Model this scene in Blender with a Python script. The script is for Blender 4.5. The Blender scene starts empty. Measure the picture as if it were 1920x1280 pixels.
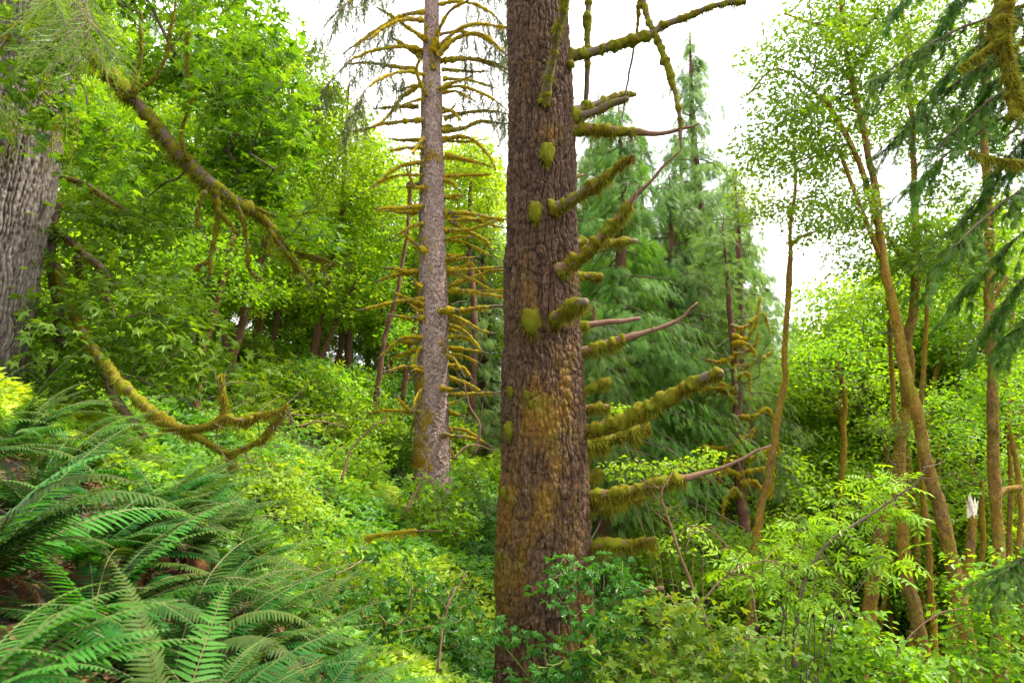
import bpy, math
import numpy as np
from math import radians, sin, cos, pi

S = bpy.context.scene
COL = S.collection
# ------------------------------------------------------------------ camera
PITCH = radians(10.0)
F = 1280.0                                   # focal length in pixels of a 1920 wide frame
cam_d = bpy.data.cameras.new('camera')
cam_d.sensor_width = 36.0
cam_d.lens = 24.0
cam_d.clip_start = 0.05
cam_d.clip_end = 2000
cam = bpy.data.objects.new('camera', cam_d)
cam.location = (0, 0, 0)
cam.rotation_euler = (pi/2 + PITCH, 0, 0)
cam_d.dof.use_dof = True
cam_d.dof.focus_distance = 8.5
cam_d.dof.aperture_fstop = 6.3
COL.objects.link(cam)
S.camera = cam
# ------------------------------------------------------------------ light
SUN_EL, SUN_AZ = radians(55), radians(82)    # azimuth measured from +Y towards +X
w = bpy.data.worlds.new('World'); S.world = w; w.use_nodes = True
nt = w.node_tree; nt.nodes.clear()
N = nt.nodes.new; L = nt.links.new
o_ = N('ShaderNodeOutputWorld'); bg = N('ShaderNodeBackground'); sky = N('ShaderNodeTexSky')
sky.sky_type = 'NISHITA'; sky.sun_disc = False
sky.sun_elevation = SUN_EL; sky.sun_rotation = SUN_AZ
sky.air_density = 1.0; sky.dust_density = 2.0
tc = N('ShaderNodeTexCoord'); nz = N('ShaderNodeTexNoise'); nz.inputs['Scale'].default_value = 3.2
nz.inputs['Detail'].default_value = 6; nz.inputs['Roughness'].default_value = .55
rp = N('ShaderNodeValToRGB'); rp.color_ramp.elements[0].position = .30; rp.color_ramp.elements[1].position = .50
rp.color_ramp.elements[0].color = (.45,)*3+(1,); rp.color_ramp.elements[1].color = (1, 1, 1, 1)
mx = N('ShaderNodeMix'); mx.data_type = 'RGBA'; mx.inputs['B'].default_value = (7.8, 7.7, 7.5, 1)   # thin bright cloud deck
L(tc.outputs['Generated'], nz.inputs['Vector']); L(nz.outputs['Fac'], rp.inputs[0]); L(rp.outputs['Color'], mx.inputs['Factor'])
L(sky.outputs[0], mx.inputs['A']); L(mx.outputs['Result'], bg.inputs[0]); L(bg.outputs[0], o_.inputs[0])
bg.inputs[1].default_value = 0.13
sd = bpy.data.lights.new('sun', 'SUN'); sd.energy = 3.6; sd.angle = radians(11); sd.color = (1, .92, .76)
sun = bpy.data.objects.new('sun', sd); COL.objects.link(sun)
sun.rotation_euler = (pi/2 - SUN_EL, 0, -SUN_AZ + pi)
sun.rotation_mode = 'QUATERNION'
from mathutils import Vector
sdir = Vector((sin(SUN_AZ)*cos(SUN_EL), cos(SUN_AZ)*cos(SUN_EL), sin(SUN_EL)))
sun.rotation_quaternion = (-sdir).to_track_quat('-Z', 'Y')
S.view_settings.view_transform = 'Standard'; S.view_settings.look = 'None'
S.view_settings.exposure = 1.85; S.view_settings.gamma = 1.0; S.view_settings.use_curve_mapping = False
S.cycles.max_bounces = 10; S.cycles.diffuse_bounces = 8; S.cycles.glossy_bounces = 1
S.cycles.transmission_bounces = 6; S.cycles.transparent_max_bounces = 4
S.cycles.caustics_reflective = False; S.cycles.caustics_refractive = False

rng = np.random.default_rng(7)
# ------------------------------------------------------------------ points and terrain
CP, SP = cos(PITCH), sin(PITCH)
def at(px, py, Y):
    """point seen at a pixel of the 1920x1280 photograph at ground distance Y"""
    a, b = (px-960)/F, (640-py)/F
    d = np.array([a, CP - b*SP, SP + b*CP])
    return d*(Y/d[1])
def mpp(Y): return Y/F*1.0
CTRL = np.array([
 (0, 0, -1.6), (0, -6, -1.5), (2, 2, -2.4), (.4, 1.6, -1.75), (-.9, 1.25, -.5), (-.72, 1.5, -.75), (-1.55, 2.1, -.42), (-1.0, 2.2, -.72), (-.65, 2.2, -1.0), (-2.25, 3.3, -.32), (-1.4, 3.2, -.68), (-.75, 3.1, -1.25), (-2.2, 4.4, -.32), (-3, 4.6, -.1), (-1.7, 4.3, -.7), (-.67, 4.6, -1.75), (-3.8, 5.2, .1),
 (-5.2, 7, .30), (-8, 7, 1.9), (.4, 8.3, -3.2), (-1.4, 6, -2.25), (-.5, 4, -2.1), (3, 8, -3.9), (6, 8, -4.4), (8, 14, -5.0), (12, 15, -5.0),
 (-2.1, 17.7, -.95), (-8, 25, 2.3), (-4, 25, 1.5), (-1, 25, -.2), (6, 25, -4.6), (14, 25, -5.0), (-14, 25, 4.6), (-10, 12, 2.8),
 (-4.8, 12, -.25), (-2.8, 10, -1.7), (-5, 17, .8), (-16, 40, 7), (-4, 40, 2.4), (8, 40, -4), (25, 40, -4.6), (-30, 40, 12), (-25, 60, 12),
 (0, 60, 3), (30, 60, -3), (-12, 3, 4), (12, 2, -5.2), (3, -2, -2.6), (-4, -3, .2), (-7.2, 14, .9), (4, 14, -4.3)], float)
def _u(r2): return .5*r2*np.log(r2+1e-9)
_n = len(CTRL); _A = np.zeros((_n+3, _n+3))
_d2 = ((CTRL[:, None, :2]-CTRL[None, :, :2])**2).sum(-1)
_A[:_n, :_n] = _u(_d2) + np.eye(_n)*.3; _A[:_n, _n] = 1; _A[:_n, _n+1:] = CTRL[:, :2]; _A[_n, :_n] = 1; _A[_n+1:, :_n] = CTRL[:, :2].T
_W = np.linalg.solve(_A, np.concatenate([CTRL[:, 2], [0, 0, 0]]))
def vn(p, seed=0):
    p = np.asarray(p, float); i = np.floor(p).astype(np.int64); f = p-i; u = f*f*(3-2*f); r = 0
    for dx in (0, 1):
        wx = u[:, 0] if dx else 1-u[:, 0]
        for dy in (0, 1):
            wy = u[:, 1] if dy else 1-u[:, 1]
            for dz in (0, 1):
                wz = u[:, 2] if dz else 1-u[:, 2]
                h = ((i[:, 0]+dx)*374761393 + (i[:, 1]+dy)*668265263 + (i[:, 2]+dz)*1274126177 + seed*974634777) & 0xffffffff
                h = ((h ^ (h >> 13))*1274126177) & 0xffffffff
                h = ((h ^ (h >> 16))*2246822519) & 0xffffffff
                r = r + wx*wy*wz*((h & 0xffff)/65535.0)
    return r
def fbm(p, o=4, seed=0):
    p = np.asarray(p, float); r = 0; a = .5; t = 0
    for k in range(o):
        r = r + a*vn(p*2**k, seed+k); t += a; a *= .5
    return r/t
def terr(x, y):
    x = np.atleast_1d(np.asarray(x, float)); y = np.atleast_1d(np.asarray(y, float))
    xc = np.clip(x, -32, 32); yc = np.clip(y, -8, 62); out = np.empty(len(x))
    for s in range(0, len(x), 20000):
        a, b = xc[s:s+20000], yc[s:s+20000]
        d2 = (a[:, None]-CTRL[None, :, 0])**2 + (b[:, None]-CTRL[None, :, 1])**2
        out[s:s+20000] = _u(d2)@_W[:_n] + _W[_n] + a*_W[_n+1] + b*_W[_n+2]
    return out + .18*(fbm(np.stack([x*.5, y*.5, 0*x], 1), 3)-.5)
def tz(x, y): return float(terr(x, y)[0])
# ------------------------------------------------------------------ mesh building
class MB:
    def __init__(s): s.v, s.f, s.t, s.b, s.m, s.n = [], [], [], [], [], 0
    def add(s, V, Fc, mat=0, tint=.5, bark=None, moss=0.):
        V = np.asarray(V, float); Fc = np.asarray(Fc, np.int64)
        s.v.append(V); s.f.append((Fc+s.n, mat)); s.n += len(V)
        s.t.append(np.broadcast_to(np.asarray(tint, float), (len(V),)))
        s.m.append(np.broadcast_to(np.asarray(moss, float), (len(V),)))
        s.b.append(V if bark is None else bark)
        return s
    def build(s, name, mats, parent=None, smooth=False, org=(0, 0, 0)):
        org = np.asarray(org, float)
        V = np.concatenate(s.v)-org
        me = bpy.data.meshes.new(name)
        tot = np.concatenate([np.full(len(f), f.shape[1]) for f, _ in s.f])
        mi = np.concatenate([np.full(len(f), m) for f, m in s.f])
        lp = np.concatenate([f.ravel() for f, _ in s.f])
        me.vertices.add(len(V)); me.vertices.foreach_set('co', V.astype(np.float32).ravel())
        me.loops.add(len(lp)); me.loops.foreach_set('vertex_index', lp.astype(np.int32))
        me.polygons.add(len(tot)); st = np.concatenate([[0], np.cumsum(tot)[:-1]])
        me.polygons.foreach_set('loop_start', st.astype(np.int32)); me.polygons.foreach_set('loop_total', tot.astype(np.int32))
        me.polygons.foreach_set('material_index', mi.astype(np.int32))
        me.polygons.foreach_set('use_smooth', np.full(len(tot), smooth))
        a = me.attributes.new('tint', 'FLOAT', 'POINT'); a.data.foreach_set('value', np.concatenate(s.t).astype(np.float32))
        if smooth or isinstance(mats, (list, tuple)):
            a = me.attributes.new('moss', 'FLOAT', 'POINT'); a.data.foreach_set('value', np.concatenate(s.m).astype(np.float32))
            a = me.attributes.new('bark', 'FLOAT_VECTOR', 'POINT'); a.data.foreach_set('vector', np.concatenate(s.b).astype(np.float32).ravel())
        for m in (mats if isinstance(mats, (list, tuple)) else [mats]): me.materials.append(m)
        me.update(calc_edges=True)
        o = bpy.data.objects.new(name, me); COL.objects.link(o)
        if parent is not None: o.parent = parent
        else: o.location = tuple(org)
        return o
def tag(o, label=None, cat=None, group=None, kind=None):
    if label: o['label'] = label
    if cat: o['category'] = cat
    if group: o['group'] = group
    if kind: o['kind'] = kind
    return o
def thing(name, loc, label, cat, group=None):
    o = bpy.data.objects.new(name, None); o.location = tuple(float(c) for c in loc); o.empty_display_size = .3
    COL.objects.link(o); return tag(o, label, cat, group)
def copy_tree(o):
    c = o.copy(); COL.objects.link(c)
    for ch in list(o.children):
        k = ch.copy(); COL.objects.link(k); k.parent = c
        for g in list(ch.children):
            q = g.copy(); COL.objects.link(q); q.parent = k
    return c
def unit(v): return v/np.maximum(np.linalg.norm(v, axis=-1, keepdims=True), 1e-9)
def smooth_path(P, n, *extra):
    """Catmull-Rom resample of points (K,3) plus per-point scalars"""
    P = np.asarray(P, float); K = len(P)
    X = np.concatenate([P]+[np.asarray(e, float)[:, None] for e in extra], 1)
    E = np.concatenate([[2*X[0]-X[1]], X, [2*X[-1]-X[-2]]])
    t = np.linspace(0, K-1, n); i = np.minimum(t.astype(int), K-2); f = (t-i)[:, None]
    a, b, c, d = E[i], E[i+1], E[i+2], E[i+3]
    R = .5*(2*b + (c-a)*f + (2*a-5*b+4*c-d)*f**2 + (3*b-a-3*c+d)*f**3)
    return (R[:, :3],)+tuple(R[:, 3+k] for k in range(len(extra)))
def tubes(P, R, sides=5):
    """batch of tubes: P (N,K,3), R (N,K) -> V, F, bark"""
    P = np.asarray(P, float); R = np.asarray(R, float)
    if P.ndim == 2: P = P[None]; R = R[None]
    n, K, _ = P.shape
    T = np.gradient(P, axis=1); T = unit(T); mt = unit(T.mean(1))
    ref = np.where(np.abs(mt[:, 2:3]) > .8, np.array([[0., 1., 0.]]), np.array([[0., 0., 1.]]))
    B = unit(np.cross(T, ref[:, None, :])); C = np.cross(T, B)
    th = np.linspace(0, 2*pi, sides, endpoint=False); ct, st = np.cos(th), np.sin(th)
    V = P[:, :, None, :] + R[:, :, None, None]*(B[:, :, None, :]*ct[None, None, :, None] + C[:, :, None, :]*st[None, None, :, None])
    ln = np.concatenate([np.zeros((n, 1)), np.cumsum(np.linalg.norm(np.diff(P, axis=1), axis=-1), 1)], 1)
    off = rng.random((n, 1, 1))*30
    bk = np.stack([R[:, :, None]*ct+off*0, R[:, :, None]*st, np.broadcast_to(ln[:, :, None], V.shape[:3])+off], -1)
    i = np.arange(K-1)[:, None]*sides; j = np.arange(sides)[None]; j2 = (j+1) % sides
    q = np.stack([i+j, i+j2, i+sides+j2, i+sides+j], -1).reshape(-1, 4)
    q = (q[None]+(np.arange(n)*K*sides)[:, None, None]).reshape(-1, 4)
    return V.reshape(-1, 3), q, bk.reshape(-1, 3)
def capped(P, R, sides):
    """single tube that closes at both ends"""
    P = np.asarray(P); R = np.asarray(R, float).copy()
    d0, d1 = P[0]-P[1], P[-1]-P[-2]
    P = np.concatenate([[P[0]+.02*unit(d0)*R[0]], P, [P[-1]+.5*R[-1]*unit(d1)]]); R = np.concatenate([[.001], R, [.001]])
    return tubes(P, R, sides)
# ------------------------------------------------------------------ leaf shapes and scatter
def tpl(V, Fc): return np.array(V, float), np.array(Fc)
LEAF = tpl([(0, 0, 0), (.30, .45, .06), (0, 1, -.05), (-.30, .45, .06)], [(0, 1, 2), (0, 2, 3)])
def combine(parts):
    V, Fs, n = [], [], 0
    for v, f in parts: V.append(v); Fs.append(f+n); n += len(v)
    return np.concatenate(V), np.concatenate(Fs)
def xf(t, ang, s, off, droop=0.):
    v, f = t; v = v*s; c, q = cos(ang), sin(ang)
    v = np.stack([v[:, 0]*c+v[:, 1]*q, -v[:, 0]*q+v[:, 1]*c, v[:, 2]-droop*v[:, 1]**2], 1)
    return v+np.array(off), f
TRI = combine([xf(LEAF, 0, .6, (0, .4, 0)), xf(LEAF, 1.25, .5, (0, .36, 0)), xf(LEAF, -1.25, .5, (0, .36, 0))])
LEAFN = tpl([(0, 0, 0), (.15, .42, .03), (0, 1, -.06), (-.15, .42, .03)], [(0, 1, 2), (0, 2, 3)])
PIN = combine([xf(LEAFN, s*1.0, .42, (0, y, 0), .3) for y in (.28, .5, .72) for s in (-1, 1)]+[xf(LEAFN, 0, .42, (0, .78, 0), .3)])
def lobed(angs, tips, notch=.42, drop=.12):
    V = [(0, .0, 0)]; Fc = []
    P = []
    for k, (a, l) in enumerate(zip(angs, tips)):
        if k: am = (angs[k-1]+a)/2; P.append((sin(am)*notch, cos(am)*notch, .05))
        P.append((sin(a-.16)*l*.72, cos(a-.16)*l*.72, 0.02)); P.append((sin(a)*l, cos(a)*l, -drop*l)); P.append((sin(a+.16)*l*.72, cos(a+.16)*l*.72, .02))
    V += P; n = len(P)
    Fc = [(0, i+2, i+1) for i in range(n-1)]
    V = np.array(V); V[:, 1] += .12
    return V, np.array(Fc)
MAPLE = lobed([-1.75, -.85, 0, .85, 1.75], [.55, .85, .95, .85, .55])
THIM = lobed([-1.35, -.62, 0, .62, 1.35], [.62, .78, .95, .78, .62], notch=.62, drop=.22)
def spray_tpl(pairs=6, w=.035, ang=.75, ln=.42, curve=.35):
    """flat lacy conifer spray: axis with side strips"""
    V, Fc = [], []
    def strip(p, d, l, w_):
        n = len(V); q = np.array([-d[1], d[0], 0])*w_
        for a, ww in ((0, .6), (.55, 1.0), (1, .15)):
            c = p+d*l*a; V.append(c+q*ww); V.append(c-q*ww)
        Fc.append((n, n+1, n+3, n+2)); Fc.append((n+2, n+3, n+5, n+4))
    strip(np.array([0, 0, 0.]), np.array([0, 1., 0]), 1, w)
    for k in range(pairs):
        y = .08+.8*k/pairs; l = ln*(1-.75*y)
        for s in (-1, 1):
            strip(np.array([0, y+.04*(s > 0), 0.]), np.array([s*sin(ang), cos(ang), 0]), l, w)
    V = np.array(V); V[:, 2] -= curve*(V[:, 1]**2) + .35*np.abs(V[:, 0])**1.5
    return V, np.array(Fc)
SPRAY = spray_tpl(6)
SPRAYF = spray_tpl(8, .026, .8, .45, .45)
def spray_low(pairs=5, w=.03, ang=.7, ln=.5):
    V, Fc = [], []
    def st(p, d, l, w_):
        n = len(V); q = np.array([-d[1], d[0], 0])*w_
        V.extend([p, p+d*l*.5+q, p+d*l, p+d*l*.5-q]); Fc.append((n, n+3, n+2, n+1))
    st(np.array([0, 0, 0.]), np.array([0, 1., 0]), 1, w)
    for k in range(pairs):
        y = .1+.78*k/pairs
        for s in (-1, 1): st(np.array([0, y+.05*(s > 0), 0.]), np.array([s*sin(ang), cos(ang), 0]), ln*(1-.7*y), w)
    V = np.array(V); V[:, 2] -= .5*V[:, 1]**2+.3*np.abs(V[:, 0])
    return V, np.array(Fc)
SPRAYL = spray_low()
def tassel_tpl(n=16, w=.022, ln=.16):
    """drooping needle twig"""
    V, Fc = [], []
    r = np.random.default_rng(3)
    for k in range(n):
        y = k/n; a = r.random()*2*pi; d = np.array([cos(a)*.75, .75, sin(a)*.75]); l = ln*(1-.4*y)
        c = np.array([0, y, 0]); q = np.cross(d, [0, 0, 1.]); q = unit(q)*w
        i = len(V); V += [c-q, c+q, c+d*l]; Fc.append((i, i+1, i+2))
    i = len(V); V += [(-.02, 0, 0), (.02, 0, 0), (0, 1.0, 0)]; Fc.append((i, i+1, i+2))
    V = np.array(V, float)
    return V, np.array(Fc)
TASSEL = tassel_tpl(); TASSELF = tassel_tpl(26, .010, .11)
def scatter(T, pos, fwd, nrm, sc, tint, mb, mat=0):
    TV, TF = T; n = len(pos); K = len(TV)
    f = unit(fwd); x = unit(np.cross(f, nrm)); z = np.cross(x, f)
    sc = np.broadcast_to(np.asarray(sc, float), (n,))
    V = pos[:, None, :] + sc[:, None, None]*(TV[None, :, 0:1]*x[:, None]+TV[None, :, 1:2]*f[:, None]+TV[None, :, 2:3]*z[:, None])
    Fc = (TF[None]+(np.arange(n)*K)[:, None, None]).reshape(-1, TF.shape[1])
    mb.add(V.reshape(-1, 3), Fc, mat, np.repeat(np.broadcast_to(tint, (n,)), K))
def rdir(n):
    v = rng.normal(size=(n, 3)); return unit(v)
def leaf_cloud(mb, C, per, R, T, size, tint=(.3, .7), flat=.28, mat=0, center=None, jit=.5, fall=.35):
    """leaves round every cluster centre C (n,3): layered, drooping at the rim"""
    n = len(C); i = np.repeat(np.arange(n), per); m = len(i)
    a = rng.random(m)*2*pi; r = np.sqrt(rng.random(m))
    RR = np.broadcast_to(np.asarray(R, float), (n,))[i]
    off = np.stack([np.cos(a)*r*RR, np.sin(a)*r*RR, rng.normal(size=m)*RR*flat - .25*RR*r**2], 1)
    fw = np.stack([np.cos(a), np.sin(a), -fall+0*a], 1)+rng.normal(size=(m, 3))*.5
    nm = np.array([0, 0, 1.])+rng.normal(size=(m, 3))*jit
    ct = rng.random(n)[i]*.4+rng.random(m)*.6
    scatter(T, C[i]+off, fw, nm, size*(.65+.6*rng.random(m)), tint[0]+(tint[1]-tint[0])*ct, mb, mat)
def grow(skel, C, r0=.004, sag=.05, flip=.0):
    """connect cluster centres to a skeleton by nearest-node growth; returns polylines and radii"""
    skel = np.asarray(skel, float); C = np.asarray(C, float)
    d = np.min(np.linalg.norm(C[:, None]-skel[None], axis=-1), 1); order = np.argsort(d)
    nodes = [p for p in skel]; par = [-1]*len(skel); cnt = [0]*len(skel); segs = []
    A = np.zeros((len(skel)+3*len(C), 3)); A[:len(skel)] = skel; na = len(skel)
    for c in order:
        t = C[c]; dist = np.linalg.norm(A[:na]-t, axis=1)
        dist = dist + .6*np.maximum(0, A[:na, 2]-t[2])     # prefer attaching from below
        k = int(np.argmin(dist)); p = A[k]; l = np.linalg.norm(t-p)
        j = rng.normal(size=(2, 3))*l*.07
        m1 = p+(t-p)*.33+j[0]+[0, 0, -sag*l]; m2 = p+(t-p)*.68+j[1]+[0, 0, -sag*l*.6]
        segs.append((k, na, na+1, na+2)); A[na], A[na+1], A[na+2] = m1, m2, t
        par += [k, na, na+1]; cnt += [0, 0, 1]; na += 3
    for i in range(na-1, -1, -1):
        if par[i] >= 0: cnt[par[i]] += cnt[i] if cnt[i] else 1
    s = np.array(segs); P = A[s]; c = np.array(cnt)[s].astype(float)
    c[:, 0] = c[:, 1]; R = r0*np.sqrt(c); R[:, 3] = r0*np.sqrt(np.maximum(c[:, 3]-.4, .3))
    return P, R
def ell(n, c, r, seed=None, shell=.25):
    """points in an ellipsoid"""
    d = rdir(n); u = (shell+(1-shell)*rng.random(n))**(1/2.2)
    return np.asarray(c)+d*u[:, None]*np.asarray(r)
# ------------------------------------------------------------------ materials
def newmat(name):
    m = bpy.data.materials.new(name); m.use_nodes = True; m.node_tree.nodes.clear(); return m, m.node_tree.nodes.new, m.node_tree.links.new
def ramp(N_, stops):
    r = N_('ShaderNodeValToRGB'); e = r.color_ramp.elements
    while len(e) > 1: e.remove(e[-1])
    e[0].position = stops[0][0]; e[0].color = tuple(stops[0][1])+(1,)
    for p, c in stops[1:]:
        q = e.new(p); q.color = tuple(c)+(1,)
    return r
def leafmat(name, cols, trans=.5, tcol=(1.5, 1.35, .45), rough=.45, spec=.35, rnd=.028):
    kr, kg, kb = (1, 1, 1) if 'fern' in name or 'dead' in name else ((1.45, 1.1, .8) if 'cedar' in name or 'needle' in name else ((1.12, 1.02, .8) if 'yellow' in name or 'lime' in name or 'spring' in name else (1.4, 1.03, .75)))
    cols = [(a*kr, b*kg, c*kb) for a, b, c in cols]
    m, N_, L_ = newmat(name)
    at_ = N_('ShaderNodeAttribute'); at_.attribute_name = 'tint'
    r = ramp(N_, [(i/(len(cols)-1), c) for i, c in enumerate(cols)])
    oi = N_('ShaderNodeObjectInfo'); hs = N_('ShaderNodeHueSaturation'); mr = N_('ShaderNodeMapRange')
    mr.inputs['To Min'].default_value = .5-rnd*.5; mr.inputs['To Max'].default_value = .5+rnd*.5
    L_(oi.outputs['Random'], mr.inputs['Value']); L_(mr.outputs[0], hs.inputs['Hue'])
    hs.inputs['Saturation'].default_value = 1.0
    mv = N_('ShaderNodeMath'); mv.operation = 'MULTIPLY'; mv.inputs[1].default_value = 7.31; fr = N_('ShaderNodeMath'); fr.operation = 'FRACT'; m3 = N_('ShaderNodeMapRange'); m3.inputs['To Min'].default_value = .78; m3.inputs['To Max'].default_value = 1.25
    L_(oi.outputs['Random'], mv.inputs[0]); L_(mv.outputs[0], fr.inputs[0]); L_(fr.outputs[0], m3.inputs['Value']); L_(m3.outputs[0], hs.inputs['Value'])
    L_(at_.outputs['Fac'], r.inputs[0]); L_(r.outputs[0], hs.inputs['Color'])
    p = N_('ShaderNodeBsdfPrincipled'); p.inputs['Roughness'].default_value = rough; p.inputs['Specular IOR Level'].default_value = spec
    L_(hs.outputs[0], p.inputs['Base Color'])
    t = N_('ShaderNodeBsdfTranslucent'); mu = N_('ShaderNodeMix'); mu.data_type = 'RGBA'; mu.blend_type = 'MULTIPLY'
    mu.inputs['Factor'].default_value = 1; mu.inputs['B'].default_value = tuple(tcol)+(1,)
    L_(hs.outputs[0], mu.inputs['A']); L_(mu.outputs['Result'], t.inputs['Color'])
    x = N_('ShaderNodeMixShader'); x.inputs[0].default_value = trans
    L_(p.outputs[0], x.inputs[1]); L_(t.outputs[0], x.inputs[2])
    o = N_('ShaderNodeOutputMaterial'); L_(x.outputs[0], o.inputs[0]); return m
def barkmat(name, low, high, spot, mossc, scale=(18, 18, 7), bump=.5, mossbias=0., dist=.02):
    """bark: furrow and ridge colour by the modelled relief, lichen specks, moss where the moss map asks for it"""
    m, N_, L_ = newmat(name)
    b = N_('ShaderNodeAttribute'); b.attribute_name = 'bark'
    mp = N_('ShaderNodeMapping'); mp.inputs['Scale'].default_value = scale; L_(b.outputs['Vector'], mp.inputs['Vector'])
    ti = N_('ShaderNodeAttribute'); ti.attribute_name = 'tint'
    mo = N_('ShaderNodeAttribute'); mo.attribute_name = 'moss'
    vo = N_('ShaderNodeTexVoronoi'); vo.feature = 'F1'; vo.inputs['Scale'].default_value = 2.2; L_(mp.outputs[0], vo.inputs['Vector'])
    n1 = N_('ShaderNodeTexNoise'); n1.inputs['Scale'].default_value = 1.7; n1.inputs['Detail'].default_value = 8; n1.inputs['Roughness'].default_value = .7; L_(mp.outputs[0], n1.inputs['Vector'])
    n2 = N_('ShaderNodeTexNoise'); n2.inputs['Scale'].default_value = 3.0; n2.inputs['Detail'].default_value = 6; n2.inputs['Roughness'].default_value = .65; L_(b.outputs['Vector'], n2.inputs['Vector'])
    n3 = N_('ShaderNodeTexNoise'); n3.inputs['Scale'].default_value = 40; n3.inputs['Detail'].default_value = 4; L_(b.outputs['Vector'], n3.inputs['Vector'])
    ad = N_('ShaderNodeMath'); ad.operation = 'MULTIPLY_ADD'; ad.inputs[1].default_value = .9; L_(n1.outputs['Fac'], ad.inputs[0]); L_(ti.outputs['Fac'], ad.inputs[2])
    r = ramp(N_, [(.35, low), (.75, tuple((a+c)/2 for a, c in zip(low, high))), (1.0, high)])
    sb = N_('ShaderNodeMath'); sb.operation = 'MULTIPLY'; sb.inputs[1].default_value = .72; L_(ad.outputs[0], sb.inputs[0]); L_(sb.outputs[0], r.inputs[0])
    # lichen specks on ridges
    sr = ramp(N_, [(.62, (0, 0, 0)), (.80, (.8, .8, .8))]); L_(n3.outputs['Fac'], sr.inputs[0])
    m1 = N_('ShaderNodeMix'); m1.data_type = 'RGBA'; m1.inputs['B'].default_value = tuple(spot)+(1,)
    mm = N_('ShaderNodeMath'); mm.operation = 'MULTIPLY'; L_(sr.outputs[0], mm.inputs[0]); L_(ti.outputs['Fac'], mm.inputs[1]); L_(mm.outputs[0], m1.inputs['Factor'])
    L_(r.outputs[0], m1.inputs['A'])
    # moss
    mc = ramp(N_, [(.3, mossc[0]), (.5, mossc[1]), (.7, mossc[2])]); L_(n2.outputs['Fac'], mc.inputs[0])
    ms = N_('ShaderNodeMath'); ms.operation = 'ADD'; L_(mo.outputs['Fac'], ms.inputs[0]); L_(n1.outputs['Fac'], ms.inputs[1])
    ms2 = N_('ShaderNodeMath'); ms2.operation = 'ADD'; L_(ms.outputs[0], ms2.inputs[0]); ms2.inputs[1].default_value = mossbias-.45
    mr = ramp(N_, [(.36, (0, 0, 0)), (.72, (.85, .85, .85))]); L_(ms2.outputs[0], mr.inputs[0])
    m2 = N_('ShaderNodeMix'); m2.data_type = 'RGBA'; L_(mr.outputs[0], m2.inputs['Factor']); L_(m1.outputs['Result'], m2.inputs['A']); L_(mc.outputs[0], m2.inputs['B'])
    p = N_('ShaderNodeBsdfPrincipled'); p.inputs['Roughness'].default_value = .85; p.inputs['Specular IOR Level'].default_value = .25
    L_(m2.outputs['Result'], p.inputs['Base Color'])
    bs = N_('ShaderNodeMath'); bs.operation = 'MULTIPLY_ADD'; bs.inputs[1].default_value = .5; L_(vo.outputs['Distance'], bs.inputs[0]); L_(n1.outputs['Fac'], bs.inputs[2])
    bs2 = N_('ShaderNodeMath'); bs2.operation = 'MULTIPLY_ADD'; bs2.inputs[1].default_value = .4; L_(n3.outputs['Fac'], bs2.inputs[0]); L_(bs.outputs[0], bs2.inputs[2])
    bp = N_('ShaderNodeBump'); bp.inputs['Strength'].default_value = bump; bp.inputs['Distance'].default_value = dist; L_(bs2.outputs[0], bp.inputs['Height']); L_(bp.outputs[0], p.inputs['Normal'])
    o = N_('ShaderNodeOutputMaterial'); L_(p.outputs[0], o.inputs[0]); return m
def mossmat(name, cols, trans=.3):
    m, N_, L_ = newmat(name)
    g = N_('ShaderNodeTexCoord'); n = N_('ShaderNodeTexNoise'); n.inputs['Scale'].default_value = 4.5; n.inputs['Detail'].default_value = 6; L_(g.outputs['Object'], n.inputs['Vector'])
    ti = N_('ShaderNodeAttribute'); ti.attribute_name = 'tint'
    a = N_('ShaderNodeMath'); a.operation = 'MULTIPLY_ADD'; a.inputs[1].default_value = .6; L_(ti.outputs['Fac'], a.inputs[0])
    s = N_('ShaderNodeMath'); s.operation = 'SUBTRACT'; s.inputs[1].default_value = .22; L_(n.outputs['Fac'], s.inputs[0]); L_(s.outputs[0], a.inputs[2])
    r = ramp(N_, [(.2, cols[0]), (.5, cols[1]), (.8, cols[2])]); L_(a.outputs[0], r.inputs[0])
    p = N_('ShaderNodeBsdfPrincipled'); p.inputs['Roughness'].default_value = .9; p.inputs['Specular IOR Level'].default_value = .1; L_(r.outputs[0], p.inputs['Base Color'])
    n2 = N_('ShaderNodeTexNoise'); n2.inputs['Scale'].default_value = 90; n2.inputs['Detail'].default_value = 3; L_(g.outputs['Object'], n2.inputs['Vector'])
    bp = N_('ShaderNodeBump'); bp.inputs['Strength'].default_value = .8; bp.inputs['Distance'].default_value = .015; L_(n2.outputs['Fac'], bp.inputs['Height']); L_(bp.outputs[0], p.inputs['Normal'])
    t = N_('ShaderNodeBsdfTranslucent'); L_(r.outputs[0], t.inputs['Color'])
    x = N_('ShaderNodeMixShader'); x.inputs[0].default_value = trans; L_(p.outputs[0], x.inputs[1]); L_(t.outputs[0], x.inputs[2])
    o = N_('ShaderNodeOutputMaterial'); L_(x.outputs[0], o.inputs[0]); return m
MOSS_G = [(.06, .035, .006), (.155, .12, .008), (.18, .20, .013)]
MOSS_O = [(.16, .08, .008), (.35, .225, .010), (.34, .30, .016)]
M_BIG = barkmat('bark of big spruce', (.020, .009, .005), (.105, .058, .034), (.34, .29, .24), [(.12, .045, .007), (.16, .082, .008), (.15, .125, .010)], (16, 16, 6), .9, .07)
M_SEC = barkmat('bark of thin spruce', (.07, .042, .034), (.29, .21, .185), (.5, .45, .42), [(.25, .11, .01), (.38, .21, .012), (.40, .28, .02)], (22, 22, 14), .7)
M_FIR = barkmat('bark of grey fir', (.030, .018, .013), (.20, .172, .152), (.5, .48, .46), [(.10, .09, .02), (.16, .15, .02), (.2, .2, .03)], (14, 14, 3.5), .6, -.1)
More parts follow.
